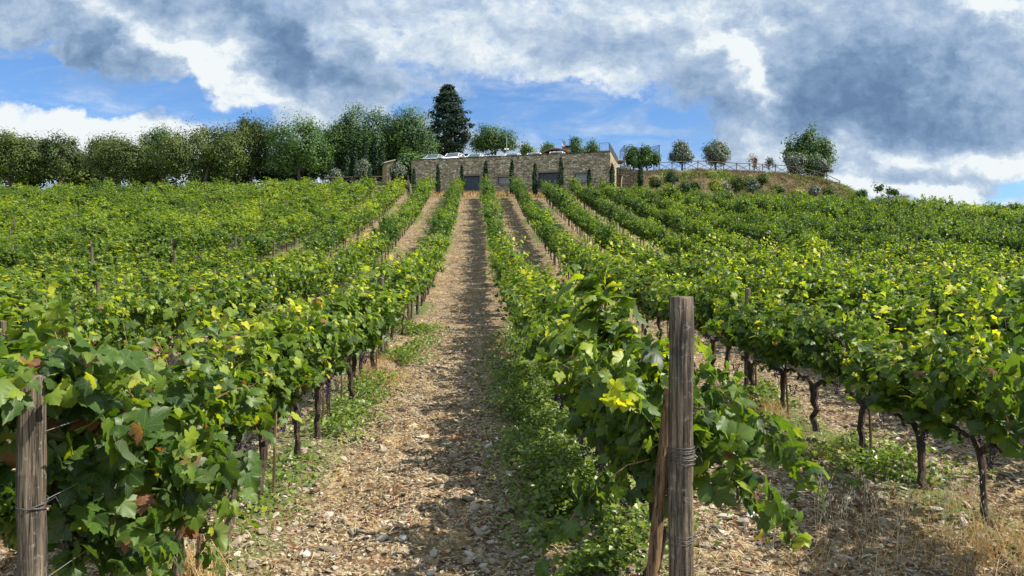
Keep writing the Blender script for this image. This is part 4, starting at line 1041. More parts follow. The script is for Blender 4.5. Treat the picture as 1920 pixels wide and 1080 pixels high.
def make_car(label, paint, loc, rz, H=1.45, L=4.0, W=1.72, name='parked_car', group='cars parked on the stone building'):
    """front of the car towards -y"""
    root = thing(name, label, 'car', loc, rz, group); P = CARP[paint]
    def ring(y, w_, z0, z1, ch=.10):      # rounded body section
        a = w_ / 2
        return [(-a + ch, y, z0), (a - ch, y, z0), (a, y, z0 + ch), (a * 1.0, y, (z0 + z1) / 2), (a * .97, y, z1 - ch), (a * .86, y, z1), (-a * .86, y, z1), (-a * .97, y, z1 - ch), (-a, y, (z0 + z1) / 2), (-a, y, z0 + ch)]
    b = MB(); y0 = -L / 2
    hz = H * .56
    prof = [(0, .80, .30, hz * .72), (.06, .93, .22, hz * .84), (.18, .98, .20, hz * .94), (.5, 1, .18, hz * 1.0), (1.1, 1, .18, hz * 1.10), (2.2, 1, .18, hz * 1.13), (3.2, 1, .18, hz * 1.13), (3.75, .98, .2, hz * 1.12), (3.93, .93, .25, hz * 1.02), (4.0, .82, .32, hz * .9)]
    loft(b, [ring(y0 + L * q[0] / 4, W * q[1], q[2], q[3]) for q in prof])
    link('body', b.mesh('body', P, True), root)
    # cabin: glass band with a roof shell above
    c = MB(); zb = hz * 1.09
    cab = [(.92, .86, zb - .03), (1.62, .74, H - .06), (2.2, .74, H), (3.2, .74, H - .03), (3.85, .80, zb)]
    def q4(y, w_, z): return [(-W * w_ / 2, y0 + L * y / 4, z), (W * w_ / 2, y0 + L * y / 4, z)]
    low = [(.92, .86), (1.62, .90), (2.2, .91), (3.2, .90), (3.85, .84)]
    V = []
    for (y, w_, z), (yl, wl) in zip(cab, low): V += q4(y, w_, z) + q4(yl, wl, zb - .04)
    n = len(cab); qs = []
    for i in range(n - 1):
        a, b_ = i * 4, (i + 1) * 4; qs += [(a + 2, b_ + 2, b_, a), (a + 1, b_ + 1, b_ + 3, a + 3)]
    c.add(V, qs)
    link('side_windows', c.mesh('side_windows', M_SCREEN), root)
    s = MB().add([(-W * .43, y0 + L * .225, zb - .02), (W * .43, y0 + L * .225, zb - .02), (W * .36, y0 + L * .405, H - .055), (-W * .36, y0 + L * .405, H - .055), (0, y0 + L * .21, zb - .015), (0, y0 + L * .40, H - .03)], [(0, 4, 5, 3), (4, 1, 2, 5)])
    link('windscreen', s.mesh('windscreen', M_SCREEN, True), root)
    s = MB().add([(W * .40, y0 + L * .967, zb), (-W * .40, y0 + L * .967, zb), (-W * .35, y0 + L * .82, H - .07), (W * .35, y0 + L * .82, H - .07)], [(0, 1, 2, 3)])
    link('rear_window', s.mesh('rear_window', M_SCREEN), root)
    r = MB(); rr = []
    for (y, dz) in ((1.57, -.07), (1.75, -.02), (2.2, .02), (2.8, .02), (3.28, -.04)):
        Y = y0 + L * y / 4; rr.append([(-W * .385, Y, H + dz - .07), (W * .385, Y, H + dz - .07), (W * .36, Y, H + dz - .01), (W * .2, Y, H + dz + .025), (-W * .2, Y, H + dz + .025), (-W * .36, Y, H + dz - .01)])
    loft(r, rr); link('roof', r.mesh('roof', P, True), root)
    pl = MB()
    for sx in (-1, 1):
        pl.tube([(sx * W * .435, y0 + L * .225, zb - .03), (sx * W * .372, y0 + L * .405, H - .05)], .028, 6); pl.tube([(sx * W * .372, y0 + L * .82, H - .06), (sx * W * .415, y0 + L * .965, zb - .02)], .04, 6)
        pl.tube([(sx * W * .452, y0 + L * .56, zb - .03), (sx * W * .374, y0 + L * .56, H - .04)], .03, 6)
    link('pillars', pl.mesh('pillars', P, True), root)
    for sx in (-1, 1):
        m_ = MB(); loft(m_, [[(sx * W * .50, y, zb + a), (sx * W * .50 + sx * .17, y, zb + a + .01), (sx * W * .5 + sx * .17, y, zb + b2), (sx * W * .5, y, zb + b2)] for y, a, b2 in ((y0 + L * .26, .05, .09), (y0 + L * .27, .02, .13), (y0 + L * .285, .02, .13))])
        link('mirror', m_.mesh('mirror', P, True), root)
        h = MB(); loft(h, [[(sx * W * .30, y0 + dy_, hz * .68), (sx * W * .455, y0 + dy_ + .08, hz * .70), (sx * W * .46, y0 + dy_ + .10, hz * .84), (sx * W * .33, y0 + dy_ + .02, hz * .80)] for dy_ in (-.0, .12)])
        link('headlight', h.mesh('headlight', M_LAMP), root)
        for yy in (.20, .79):
            wz = .31; cyl = MB().tube([(sx * (W / 2 - .19), y0 + L * yy, wz), (sx * (W / 2 - .005), y0 + L * yy, wz)], wz, 20)
            wh = link('wheel', cyl.mesh('wheel', M_TYRE), root); link('rim', MB().tube([(sx * (W / 2 - .03), y0 + L * yy, wz), (sx * (W / 2 + .008), y0 + L * yy, wz)], .19, 14).mesh('rim', M_RIM), wh)
    link('grille', MB().box((-.42, y0 - .012, hz * .42), (.42, y0 + .05, hz * .60)).mesh('grille', M_IRON), root)
    link('number_plate', MB().box((-.26, y0 - .022, .34), (.26, y0 + .03, .45)).mesh('number_plate', M_PLATE), root)
    return root
def cars():
    spec = [(815, 'pale green car beside the leafy bush at the end of the stone building', 'pale_green', 1.42, 1.76, 290),
            (852, 'white car next to the pale green car on the stone building', 'white', 1.46, 1.84, 287.5),
            (893, 'white car above the narrower garage door, third from the fig bush', 'white', 1.42, 1.74, 289),
            (925, 'low pale car above the small middle window of the stone building', 'silver', 1.36, 1.7, 292),
            (963, 'white car behind the wall straight above the slim cypress by the middle window', 'white', 1.42, 1.76, 288),
            (1003, 'white car parked beside the bare edge of the low tiled roof', 'white', 1.44, 1.76, 287),
            (1045, 'white car above the wide garage door, nearest the brick chimney', 'white', 1.48, 1.74, 284.5)]
    rng = np.random.default_rng(8)
    for i, (px, lab, pc, H, W, ytop) in enumerate(spec):
        into = 2.75; t = wall_t(px)
        for _ in range(3):
            p = WA + WU * t + WN * into; cur = 960 + F * p[0] / p[1]; t += (px - cur) / F * p[1]
        p = WA + WU * t + WN * into
        z = (540 - ytop) / F * (p[1]) - H
        make_car(lab, pc, (float(p[0]), float(p[1]), 13.252), WROT + rng.normal(0, .04), (540 - ytop) / F * (p[1]) - 13.252, 3.9, W)
    x, y, _ = at(1160, 325, 93)
    make_car('light sport utility car with its tailgate to the slope under the awning', 'silver', (x + .3, y, gz(x, y)), math.pi + .15, 1.75, 4.3, 1.85, group='cars parked on the stone building')
cars()

# ------------------------------------------------------------------ trees
LEAFQ = (np.array([(0, -.5, 0), (.42, 0, .12), (0, .55, -.06), (-.42, 0, .10)]), np.array([(0, 1, 2, 3)]))
def crown(rng, c, rx, ry, rz_, n, leaf, clump, shape='round', up=.35, nper=70, hollow=.45):
    """leaf faces in clumps through an uneven envelope"""
    k = n // nper; D = unit(rng.normal(size=(k, 3))); r = (hollow + (1 - hollow) * rng.random(k) ** .6)
    # lumpy envelope
    L = unit(rng.normal(size=(9, 3))); amp = rng.uniform(-.34, .30, 9)
    lump = 1 + (np.clip(D @ L.T, 0, 1) ** 5 * amp).sum(1)
    q = D * (r * lump)[:, None]
    if shape == 'dome': q[:, 2] = np.where(q[:, 2] < 0, q[:, 2] * .8, q[:, 2])
    if shape == 'cone':
        h = rng.random(k) ** .9; a = rng.random(k) * 6.283; w_ = np.interp(h, [0, .12, .3, .55, .8, .93, 1], [.66, .95, 1, .88, .50, .20, .0]) * (1 + .20 * np.sin(h * 34 + 2 * np.sin(a)) + .14 * rng.normal(size=k) + .12 * np.sin(3 * a + 5 * h))
        rr = w_ * (.35 + .65 * rng.random(k) ** .6); q = np.column_stack([np.cos(a) * rr, np.sin(a) * rr, h * 2 - 1])
    if shape == 'spindle':
        h = rng.random(k); a = rng.random(k) * 6.283; w_ = np.interp(h, [0, .08, .35, .7, .92, 1], [.45, .8, 1, .78, .35, .05]); rr = w_ * (.3 + .7 * rng.random(k) ** .5)
        q = np.column_stack([np.cos(a) * rr, np.sin(a) * rr, h * 2 - 1])
    C = np.array(c) + q * [rx, ry, rz_]
    cs = clump * rng.uniform(.5, 1.5, k)
    sq = np.array([1, 1, 1.0]) if shape not in ('spindle',) else np.array([.6, .6, 2.2])
    if shape == 'cone': sq = np.array([1.2, 1.2, .45])
    P = (C[:, None] + unit(rng.normal(size=(k, nper, 3))) * rng.random((k, nper, 1)) ** .55 * (cs[:, None, None] * sq)).reshape(-1, 3)
    out = unit((P - np.repeat(C, nper, 0)) + unit(P - np.array(c)) * clump * .5)
    big = unit((P - np.array(c)) / np.array([rx, ry, rz_]))
    N = out * .75 + big * .75 + [0, 0, up] + rng.normal(size=P.shape) * .38
    tip = rng.normal(size=P.shape) + ([0, 0, 2.0] if shape == 'spindle' else [0, 0, -.2])
    T, f = LEAFQ; V, Fc = scatter(T, f, P, frames(N, tip), leaf * rng.uniform(.6, 1.35, len(P)))
    ct = np.repeat(rng.normal(0, .17, k), nper)
    t = np.clip(.45 + ct + rng.normal(0, .07, len(P)), 0, 1.1)
    return V, Fc, t, C
G1 = 'trees along the top of the slope'
def tree(name, label, cat, px, d, ytop, ybot, wpx, m_, n=6000, leaf=.30, clump=1.1, shape='round', group=None, trunk=.18, nper=70, hollow=.4, up=.35, seed=0, lobes=None, flat=.8, base=None, limbs=9):
    rng = np.random.default_rng(abs(int(px)) * 7 + seed); x, y, zt = at(px, ytop, d); zb = at(px, ybot, d)[2]; g = gz(x, y) if base is None else base
    root = thing(name, label, cat, (x, y, g), 0, group); w_ = wpx / F * d / 2 * (1.36 if group == G1 and shape != 'cone' and px < 800 else 1.1)
    Vs = []; Fs = []; Ts = []; Cs = []; off = 0
    if lobes is None and shape == 'round' and wpx > 24:
        lobes = [(0, -.05, .74, .84), (rng.uniform(-.25, .25), .48, .5, .5)]; kk = 5 if wpx > 60 else 3; a0 = rng.random() * 6.283
        for i in range(kk):
            a_ = a0 + i * 6.283 / kk; r_ = rng.uniform(.38, .58); s_ = rng.uniform(.36, .56)
            lobes.append((r_ * math.cos(a_) * (1.02 - s_ * .2), min(r_, 1 - s_) * math.sin(a_), s_, s_ * rng.uniform(.85, 1.1)))
    lobes = lobes or [(0, 0, 1, 1)]
    for (lx, lz, lw, lh) in lobes:
        hz = (zt - zb) / 2; c = np.array([lx * w_, rng.normal(0, w_ * .15) if len(lobes) > 1 else 0, zb - g + hz + lz * hz])
        sh_ = min(.75 * clump, .3 * w_ * lw); V, Fc, t, C = crown(rng, c, w_ * lw - sh_, (w_ * lw - sh_) * flat, hz * lh - min(.6 * clump, .3 * hz * lh), int(n * lw * lh / sum(a[2] * a[3] for a in lobes)), leaf, clump, shape, up, nper, hollow)
        Vs.append(V); Fs.append(Fc + off); off += len(V); Ts.append(t); Cs.append(C)
    link('crown', np_mesh('crown', np.vstack(Vs), [np.vstack(Fs)], m_, {'tone': np.concatenate(Ts)}), root)
    C = np.vstack(Cs); mb = MB(); H = zb - g; top = max(.3, H + (zt - zb) * .35)
    bend = rng.normal(0, .12 * w_, 2); q = [(0, 0, -.3), (bend[0] * .3, bend[1] * .3, top * .4), (bend[0], bend[1], top)]
    mb.tube(q, [trunk * 1.3, trunk, trunk * .6], 8, jit=.08, rng=rng)
    for i in rng.choice(len(C), min(limbs, len(C)), replace=False):
        f = rng.uniform(.45, .98); s = np.array(q[1]) * (1 - f) + np.array(q[2]) * f; e = C[i]; mid = (s + e) / 2 + rng.normal(0, .12 * w_, 3)
        mb.tube([s, mid, e], [trunk * .5, trunk * .3, trunk * .12], 5, cap=False)
    link('trunk', mb.mesh('trunk', M_TREEBARK, True), root); return root
G1 = 'trees along the top of the slope'
def wood():
    def T(*a, **k):
        a = list(a); a[9] = int(a[9] * 1.7); a[10] *= .74
        return tree(*a, group=G1, **k)
    T('oak_tree', 'yellow-green oak at the far end of the tree line where the vines leave the picture', 'tree', 20, 90, 238, 348, 128, M_OAK, 9500, .28, 1.1)
    T('oak_tree', 'loose dark-limbed oak with pale sky showing through its crown', 'tree', 112, 91, 247, 345, 96, M_OAK, 5600, .27, 1.0, hollow=.3)
    T('oak_tree', 'broad low olive-green oak with rounded crown between two darker trees', 'tree', 218, 87, 249, 342, 128, M_OAK, 10500, .26, 1.1, seed=2)
    T('oak_tree', 'tall dark oak with spiky top rising behind the broad low oak', 'tree', 303, 96, 233, 340, 84, M_POPLAR, 6000, .28, 1.0, hollow=.3)
    T('oak_tree', 'wide brown-green oak filling the middle of the tree line', 'tree', 383, 89, 220, 338, 128, M_OAK, 11000, .27, 1.15, lobes=[(0, 0, .85, 1), (-.5, -.25, .6, .75), (.45, -.2, .6, .75)])
    T('oak_tree', 'tall rounded oak with visible branches behind the wide brown-green oak', 'tree', 466, 94, 208, 338, 118, M_OAK, 10000, .28, 1.1, hollow=.35, seed=4)
    T('poplar_tree', 'bright green crowned tree with dark hollow beneath its crown', 'tree', 562, 92, 212, 336, 112, M_POPLAR, 10000, .28, 1.1, lobes=[(0, .12, .9, .9), (-.35, -.4, .6, .55), (.35, -.35, .6, .6)])
    T('poplar_tree', 'narrow dark tree between the bright crown and the tall clump', 'tree', 630, 96, 217, 333, 62, M_POPLAR, 5600, .28, 1.0)
    T('poplar_tree', 'tallest leafy tree with jagged peaks behind the slender cypresses', 'tree', 683, 97, 188, 330, 100, M_POPLAR, 11000, .28, 1.1, lobes=[(-.35, .05, .55, .95), (.3, .02, .6, .93), (0, -.3, .9, .7)], limbs=14)
    T('poplar_tree', 'full green tree touching the dark conifer', 'tree', 762, 98, 199, 318, 104, M_POPLAR, 12000, .28, 1.15, seed=3, lobes=[(0, .1, .85, .9), (.25, -.25, .8, .7), (-.4, .0, .5, .75)])
    tree('conifer_tree', 'very dark tall conifer standing above every other tree', 'tree', 840, 104, 156, 296, 82, M_CONIF, 14000, .30, .62, 'cone', G1, nper=26, hollow=.2, up=.1, trunk=.3)
    T('poplar_tree', 'round tree behind the parked cars with sky gaps under its crown', 'tree', 926, 112, 227, 296, 92, M_POPLAR, 5200, .30, 1.1, hollow=.3, lobes=[(-.2, .05, .75, .9), (.4, -.1, .6, .8), (-.65, -.3, .4, .5)])
    T('poplar_tree', 'small low tree top beside the round tree above the white cars', 'tree', 987, 112, 268, 300, 40, M_POPLAR, 1200, .28, .9)
    T('poplar_tree', 'small tree top showing over the low tiled roof', 'tree', 1028, 120, 267, 298, 42, M_POPLAR, 1200, .28, .9, seed=1)
    T('poplar_tree', 'twin-peaked airy tree beside the brick chimney', 'tree', 1094, 108, 253, 302, 66, M_POPLAR, 2600, .28, .8, hollow=.2, lobes=[(-.42, .1, .5, .95), (.5, 0, .5, .9), (0, -.5, .6, .5)])
    for i, (px, yt, wp, nm) in enumerate([(60, 292, 130, 'under the yellow-green oak'), (170, 296, 120, 'under the loose dark-limbed oak'), (290, 288, 120, 'at the foot of the spiky dark oak'), (420, 286, 150, 'under the tall rounded oak'), (530, 284, 120, 'under the bright green crown'), (640, 270, 130, 'behind the slender cypresses'), (740, 276, 110, 'behind the little wooden shed')]):
        tree('understorey_shrub', 'dark shrub mass ' + nm, 'shrub', px, 101, yt - 8, 362, wp * 1.4, M_OAK if i < 4 else M_CYP, 6500, .36, 1.3, group='shrubs under the tree line')
    far = [(-60, 232, 150), (-190, 225, 150), (-330, 230, 160), (-470, 235, 160)]
    for i, (px, yt, wp) in enumerate(far): T('oak_tree', 'oak continuing the tree line outside the picture, ' + ordinal(i + 1) + ' out', 'tree', px, 90, yt, 350, wp, M_OAK, 6000, .30, 1.2)
wood()
def cypresses():
    L = [(590, 286, 334, 11, 93), (606, 296, 334, 9, 93), (621, 268, 334, 13, 94), (650, 282, 334, 12, 93), (664, 272, 334, 13, 94), (684, 262, 330, 15, 93), (703, 258, 328, 15, 94), (717, 268, 326, 12, 93)]
    for i, (px, yt, yb, wp, d) in enumerate(L):
        tree('cypress_tree', 'tall slender dark cypress in front of the leafy trees, ' + ordinal(i + 1) + ' of eight towards the shed', 'tree', px, d, yt, yb, wp, M_CYP, 1500, .26, .32, 'spindle', 'slender cypresses before the tree line', trunk=.07, nper=30, limbs=2)
    S = [(693, 317, 345, 8, 76, 'small cypress in front of the round grey olive'), (738, 323, 353, 7, 76, 'small cypress in front of the shed-side olive'), (776, 320, 357, 6, 76, 'thin cypress at the corner of the stone building'),
         (821, 310, 366, 9, 75, 'cypress beside the first grid window of the stone building'), (866, 310, 362, 8, 75, 'cypress at the near edge of the narrower garage door'), (911, 304, 352, 11, 75.5, 'cypress between the narrower door and the middle window'),
         (960, 300, 366, 11, 74, 'cypress covering part of the middle grid window'), (1003, 308, 366, 12, 74, 'stout cypress at one side of the wide garage door'), (1052, 294, 364, 11, 73.6, 'tallest cypress of the wall at the other side of the wide door'),
         (1105, 319, 357, 8, 73.4, 'short thin cypress by the last grid window'), (1148, 307, 356, 11, 73.2, 'cypress at the sunlit corner of the stone building'), (1201, 302, 356, 12, 76, 'cypress in front of the netted fig trees')]
    for (px, yt, yb, wp, d, lab) in S:
        tree('cypress_tree', lab, 'tree', px, d, yt, yb, wp, M_CYP, 2000, .15, .22, 'spindle', 'young cypresses along the stone wall', trunk=.05, nper=30, limbs=2)
cypresses()
def others():
    O = M_OLIVE
    tree('olive_tree', 'round grey-green olive near the rail fence in front of the dark cypresses', 'tree', 681, 84, 299, 340, 36, O, 4000, .15, .55)
    tree('olive_tree', 'loose grey olive bush in front of the wooden shed', 'tree', 746, 83, 304, 348, 38, O, 3600, .15, .55)
    tree('olive_tree', 'small grey olive low at the edge of the slender cypresses', 'tree', 628, 86, 320, 342, 34, O, 2200, .15, .5)
    tree('fig_bush', 'broad pale-leaved bush at the building corner beside the pale green car', 'bush', 768, 86, 281, 345, 64, M_POPLAR, 6500, .24, .6, lobes=[(-.2, 0, .8, .95), (.5, .25, .55, .6)])
    tree('olive_tree', 'darker round olive behind the rail fence, next to the netting', 'tree', 1279, 89, 263, 313, 50, O, 8000, .17, .55, trunk=.12, limbs=12)
    tree('olive_tree', 'wide feathery olive behind the rail fence, standing apart from the first', 'tree', 1343, 89, 263, 314, 62, O, 9000, .17, .6, trunk=.12, limbs=12)
    tree('bare_bush', 'small reddish half-bare bush behind the rail fence', 'bush', 1413, 89, 289, 316, 26, M_RUST, 750, .14, .4, hollow=.2, trunk=.06)
    tree('olive_shrub', 'thin grey sapling beside the reddish bush', 'bush', 1443, 89, 294, 320, 28, O, 800, .14, .4, hollow=.2, trunk=.05)
    tree('poplar_tree', 'big green tree with several peaks at the end of the rail fence', 'tree', 1516, 91, 235, 335, 104, M_POPLAR, 9000, .24, .95, hollow=.3, lobes=[(-.1, .25, .6, .78), (.6, .1, .42, .65), (-.55, .0, .45, .6), (.1, -.45, .9, .55)], limbs=16)
    tree('olive_shrub', 'dense grey-green olive bush against the big green tree', 'bush', 1490, 88, 281, 330, 52, O, 6000, .17, .6)
    tree('olive_shrub', 'low grey-green olive bush at the fence end beyond the big tree trunk', 'bush', 1541, 88, 298, 336, 46, O, 4200, .16, .6)
    for px, yt, wp, lab in ((1188, 274, 44, 'dark fig tree in the netting, closest to the awning'), (1215, 275, 44, 'broad fig tree in the netting, closest to the olives')):
        tree('fig_tree', lab, 'tree', px, 88, yt, 318, wp, M_POPLAR, 4200, .22, .6, group='fig trees inside the netting', trunk=.1)
    B = [(1258, 319, 352, 30, 82, M_CYP, 'dark rounded bush high on the grassy bank'), (1340, 337, 356, 32, 80, M_YEL, 'bright yellow-flowered broom low on the bank'), (1383, 331, 360, 46, 80.5, M_OAK, 'broad dull-green bush in the middle of the bank'),
         (1411, 334, 360, 34, 80, M_OLIVE, 'greyish bush beside the broad dull-green bush'), (1430, 327, 340, 20, 84, M_OAK, 'little bush just under the rail fence on the bank'), (1303, 341, 356, 30, 80, M_OAK, 'low weedy bush between the dark bush and the broom'), (1496, 356, 366, 24, 80, M_YEL, 'small yellowish bush low at the far end of the bank'),
         (1180, 330, 352, 26, 82, M_OAK, 'scrubby bush behind the lone cypress on the bank'), (1555, 352, 364, 20, 81, M_OAK, 'low weed clump at the tip of the bank'), (1615, 358, 368, 20, 79, M_POPLAR, 'shrub top showing over the vines next to the bank tip')]
    B += [(1228, 333, 350, 22, 81, M_OAK, 'scruffy low bush between the lone cypress and the dark rounded bush'), (1284, 345, 357, 26, 79.5, M_POPLAR, 'low green bush just over the vines below the dark rounded bush'),
          (1360, 344, 358, 22, 79.5, M_OLIVE, 'grey tuft filling the gap after the yellow broom'), (1460, 348, 360, 30, 80, M_OAK, 'flat brownish scrub patch on the bare half of the bank'), (1528, 350, 362, 26, 80, M_OLIVE, 'flat grey scrub near the bank tip below the olive bushes')]
    for px, yt, yb, wp, d, m_, lab in B: tree('bank_bush', lab, 'bush', px, d, yt, yb + 3, wp, m_, 1700, .15, .45, group='bushes on the grassy bank', trunk=.05, limbs=4)
    tree('pine_tree', 'small airy tree top leaning over the vines beside the distant flat roof', 'tree', 1663, 84, 342, 372, 46, M_POPLAR, 620, .22, .42, hollow=.25, nper=26, lobes=[(-.45, .35, .5, .5), (.45, -.2, .5, .5), (.0, -.1, .4, .4)], trunk=.05, limbs=14)
others()

# ------------------------------------------------------------------ rail fence on the bank
def rail_fence(label, pts, h=1.05, nm='cross_rail_fence'):
    x0, y0 = pts[0]; root = thing(nm, label, 'fence', (x0, y0, gz(x0, y0)), 0, 'wooden cross-rail fences'); g0 = gz(x0, y0)
    P = [np.array([x - x0, y - y0, gz(x, y) - g0]) for x, y in pts]
    for p in P: link('fence_post', MB().tube([p + [0, 0, -.3], p + [0, 0, h + .06]], .055, 8).mesh('fence_post', M_FENCE), root)
    for a, b in zip(P[:-1], P[1:]):
        link('top_rail', MB().tube([a + [0, -.06, h - .03], b + [0, -.06, h - .03]], .042, 7).mesh('top_rail', M_FENCE), root)
        br = MB().tube([a + [0, -.04, .12], b + [0, -.04, h - .14]], .033, 6); br.tube([a + [0, .03, h - .14], b + [0, .03, .12]], .033, 6)
        link('cross_brace', br.mesh('cross_brace', M_FENCE), root)
def fences():
    pts = []; px = 1236
    while px < 1575:
        d = 86.6 + .6 * math.sin(px * .01) - (max(0, px - 1490) * .02); pts.append(((px - 960) / F * d, d)); px += 24.2
    rail_fence('long wooden fence with crossed braces along the top of the grassy bank', pts)
    rail_fence('short wooden cross-braced fence beside the shed among the cypresses', [((px - 960) / F * 85, 85) for px in (610, 636, 660, 684, 706, 728, 748)])
fences()

# ------------------------------------------------------------------ netting frame
def netting():
    d = 86.6; xa, xb = (1171 - 960) / F * d, (1236.5 - 960) / F * d; y = d; g = gz((xa + xb) / 2, y) - .3; ht = (540 - 272) / F * d - g; dep = 3.6
    root = thing('netting_cage', 'tall pole frame with dark garden netting around the fig trees', 'netting', (xa, y, g)); W_ = xb - xa
    for i, (x, yy) in enumerate(((0, 0), (W_, 0), (0, dep), (W_, dep), (W_ * .62, dep))): link('pole', MB().tube([(x, yy, -.4), (x, yy, ht + (.35 if i == 4 else 0))], .045, 6).mesh('pole', M_IRON), root)
    m_, t, out = mat('dark_netting'); tr = t.new('ShaderNodeBsdfTransparent'); df = t.new('ShaderNodeBsdfDiffuse'); df.inputs[0].default_value = (.03, .04, .04, 1)
    ms = t.new('ShaderNodeMixShader'); ms.inputs[0].default_value = .30; t.l.new(tr.outputs[0], ms.inputs[1]); t.l.new(df.outputs[0], ms.inputs[2]); t.l.new(ms.outputs[0], out.inputs[0])
    n = 14; xs = np.linspace(0, W_, n); sag = .28 * (4 * (xs / W_) * (1 - xs / W_)); V = []; 
    for yy in (0, dep):
        for x, s in zip(xs, sag): V.append((x, yy, ht - s - .02))
    q = [(i, i + 1, n + i + 1, n + i) for i in range(n - 1)]
    link('top_net', MB().add(V, q).mesh('top_net', m_), root)
    link('side_net', MB().add([(-.02, 0, 0), (-.02, dep, 0), (-.02, dep, ht), (-.02, 0, ht)], [(0, 1, 2, 3)]).add([(W_ + .02, 0, 0), (W_ + .02, dep, 0), (W_ + .02, dep, ht), (W_ + .02, 0, ht)], [(0, 1, 2, 3)]).mesh('side_net', m_), root)
    rope = MB()
    for yy in (0, dep): rope.tube([(x, yy, ht - s) for x, s in zip(xs, sag)], .022, 5)
    for x in (0, W_): rope.tube([(x, 0, ht), (x, dep, ht)], .022, 5)
    link('edge_rope', rope.mesh('edge_rope', M_IRON), root)
netting()

# ------------------------------------------------------------------ awning, retaining wall, bare branch, shed, roof with chimney, dish
def small_things():
    x, y, z = at(1151, 303, 86); g = gz(x, y)
    r = thing('parasol_awning', 'brown slanted awning on a dark pole behind the corner of the stone building', 'awning', (x, y, 13.0)); zz = z - 13.0
    mb = MB(); mb.add([(0, 0, zz + .55), (-1.3, -1.0, zz - .02), (1.0, -1.0, zz + .02), (1.15, 1.2, zz + .02), (-1.3, 1.2, zz - .02), (0, 0, zz + .50), (-1.3, -1.0, zz - .12), (1.0, -1.0, zz - .10), (1.15, 1.2, zz - .10), (-1.3, 1.2, zz - .12)],
        [(1, 2, 7, 6), (2, 3, 8, 7), (3, 4, 9, 8), (4, 1, 6, 9)], [(0, 1, 2), (0, 2, 3), (0, 3, 4), (0, 4, 1)])
    link('canopy', mb.mesh('canopy', simple('brown_canvas', (.16, .12, .09), .9)), r); link('pole', MB().tube([(0, 0, -2), (0, 0, zz + .9)], .035, 8).mesh('pole', M_IRON), r)
    # dark retaining wall between building and bank
    p0 = wall_pt(WL + .9, 4.5, 0); rw = thing('retaining_wall', 'dark dry stone retaining wall between the stone building and the bank', 'wall', (p0[0] - 1.0, 80.2, 0)); mb = MB(); rng = np.random.default_rng(2)
    L = 3.4; n = 10
    for i in range(n):
        a, b = L * i / n, L * (i + 1) / n; mb.box((a, rng.uniform(-.04, .04), 8.2), (b, .7, 13.15 - .45 * (i / n) + rng.uniform(-.08, .08)))
    link('stonework', mb.mesh('stonework', M_STONE2), rw)
    x, y, z = at(1163, 356, 76.5); g = gz(x, y); br = thing('bare_branch', 'pale forked bare branch propped against the dark retaining wall', 'branch', (x, y, g)); mb = MB(); k = 76.5 / F
    tp = [(0, 0, -.2), (.1, .1, 1.0 ), (.18, .25, 2.0), (5 * k, .5, 42 * k)]
    mb.tube(tp, [.07, .065, .055, .04], 7); mb.tube([(.02, .02, .45), (-5 * k, 0, .55), (-8 * k, 0, .25)], [.05, .04, .03], 6); mb.tube([(.12, .15, 1.25), (2 * k, .1, .3)], .035, 5)
    link('wood', mb.mesh('wood', M_OLDWOOD), br)
    # shed
    x, y, z = at(727, 327, 92); g = z - .3; sh = thing('wooden_shed', 'small tan wooden shed with sloping roof beside the grey olive', 'shed', (x, y, g), .35); w_ = 7.5 / F * 92; zt = (540 - 303) / F * 92 - g
    mb = MB(); mb.add([(-w_, -.7, -1.5), (w_, -.7, -1.5), (w_, .9, -1.5), (-w_, .9, -1.5), (-w_, -.7, zt - .35), (w_, -.7, zt), (w_, .9, zt), (-w_, .9, zt - .35)], [(4, 5, 6, 7), (0, 1, 5, 4), (1, 2, 6, 5), (2, 3, 7, 6), (3, 0, 4, 7)])
    link('walls', mb.mesh('walls', simple('tan_boards', (.30, .22, .11), .8, var=.3, scale=5)), sh)
    rf = MB().add([(-w_ - .2, -1.15, zt - .39), (w_ + .25, -1.15, zt + .05), (w_ + .25, 1.15, zt + .05), (-w_ - .2, 1.15, zt - .39), (-w_ - .2, -1.15, zt - .29), (w_ + .25, -1.15, zt + .15), (w_ + .25, 1.15, zt + .15), (-w_ - .2, 1.15, zt - .29)], [(0, 1, 5, 4), (1, 2, 6, 5), (2, 3, 7, 6), (3, 0, 4, 7), (4, 5, 6, 7), (3, 2, 1, 0)])
    link('roof', rf.mesh('roof', simple('grey_roof_board', (.34, .29, .24), .85)), sh); link('door', MB().box((-.3, -.94, -1.2), (.35, -.905, zt - .5)).mesh('door', simple('dark_boards', (.16, .11, .06), .8)), sh)
    # house behind the deck: low tiled roof, chimney; dish on it
    d = 104; x0, x1 = gx(1012, d), gx(1072, d); zr = (540 - 279) / F * d; ze = (540 - 290) / F * d; hs = thing('low_house', 'low house roof of brown tiles rising behind the parked cars', 'house', ((x0 + x1) / 2, d, 0)); hw = (x1 - x0) / 2
    link('walls', MB().box((-hw + .3, .3, 11), (hw - .3, 5.5, ze)).mesh('walls', M_STONE2), hs)
    n = 12; V = []; 
    for i in range(n + 1):
        u = -1 + 2 * i / n; zz = ze + .08 + (zr - ze) * (1 - abs(u) ** 2.2); V += [(u * hw, 0, zz - .12), (u * hw, 5.8, zz - .12), (u * hw, 0, zz), (u * hw, 5.8, zz)]
    q = []
    for i in range(n): a = 4 * i; b = a + 4; q += [(a + 2, b + 2, b + 3, a + 3), (a, b, b + 2, a + 2), (a + 1, a, b, b + 1)]
    rfo = link('roof', MB().add(V, q).mesh('roof', simple('brown_tiles', (.17, .11, .075), .9, var=.45, scale=4)), hs)
    rfo2 = MB(); 
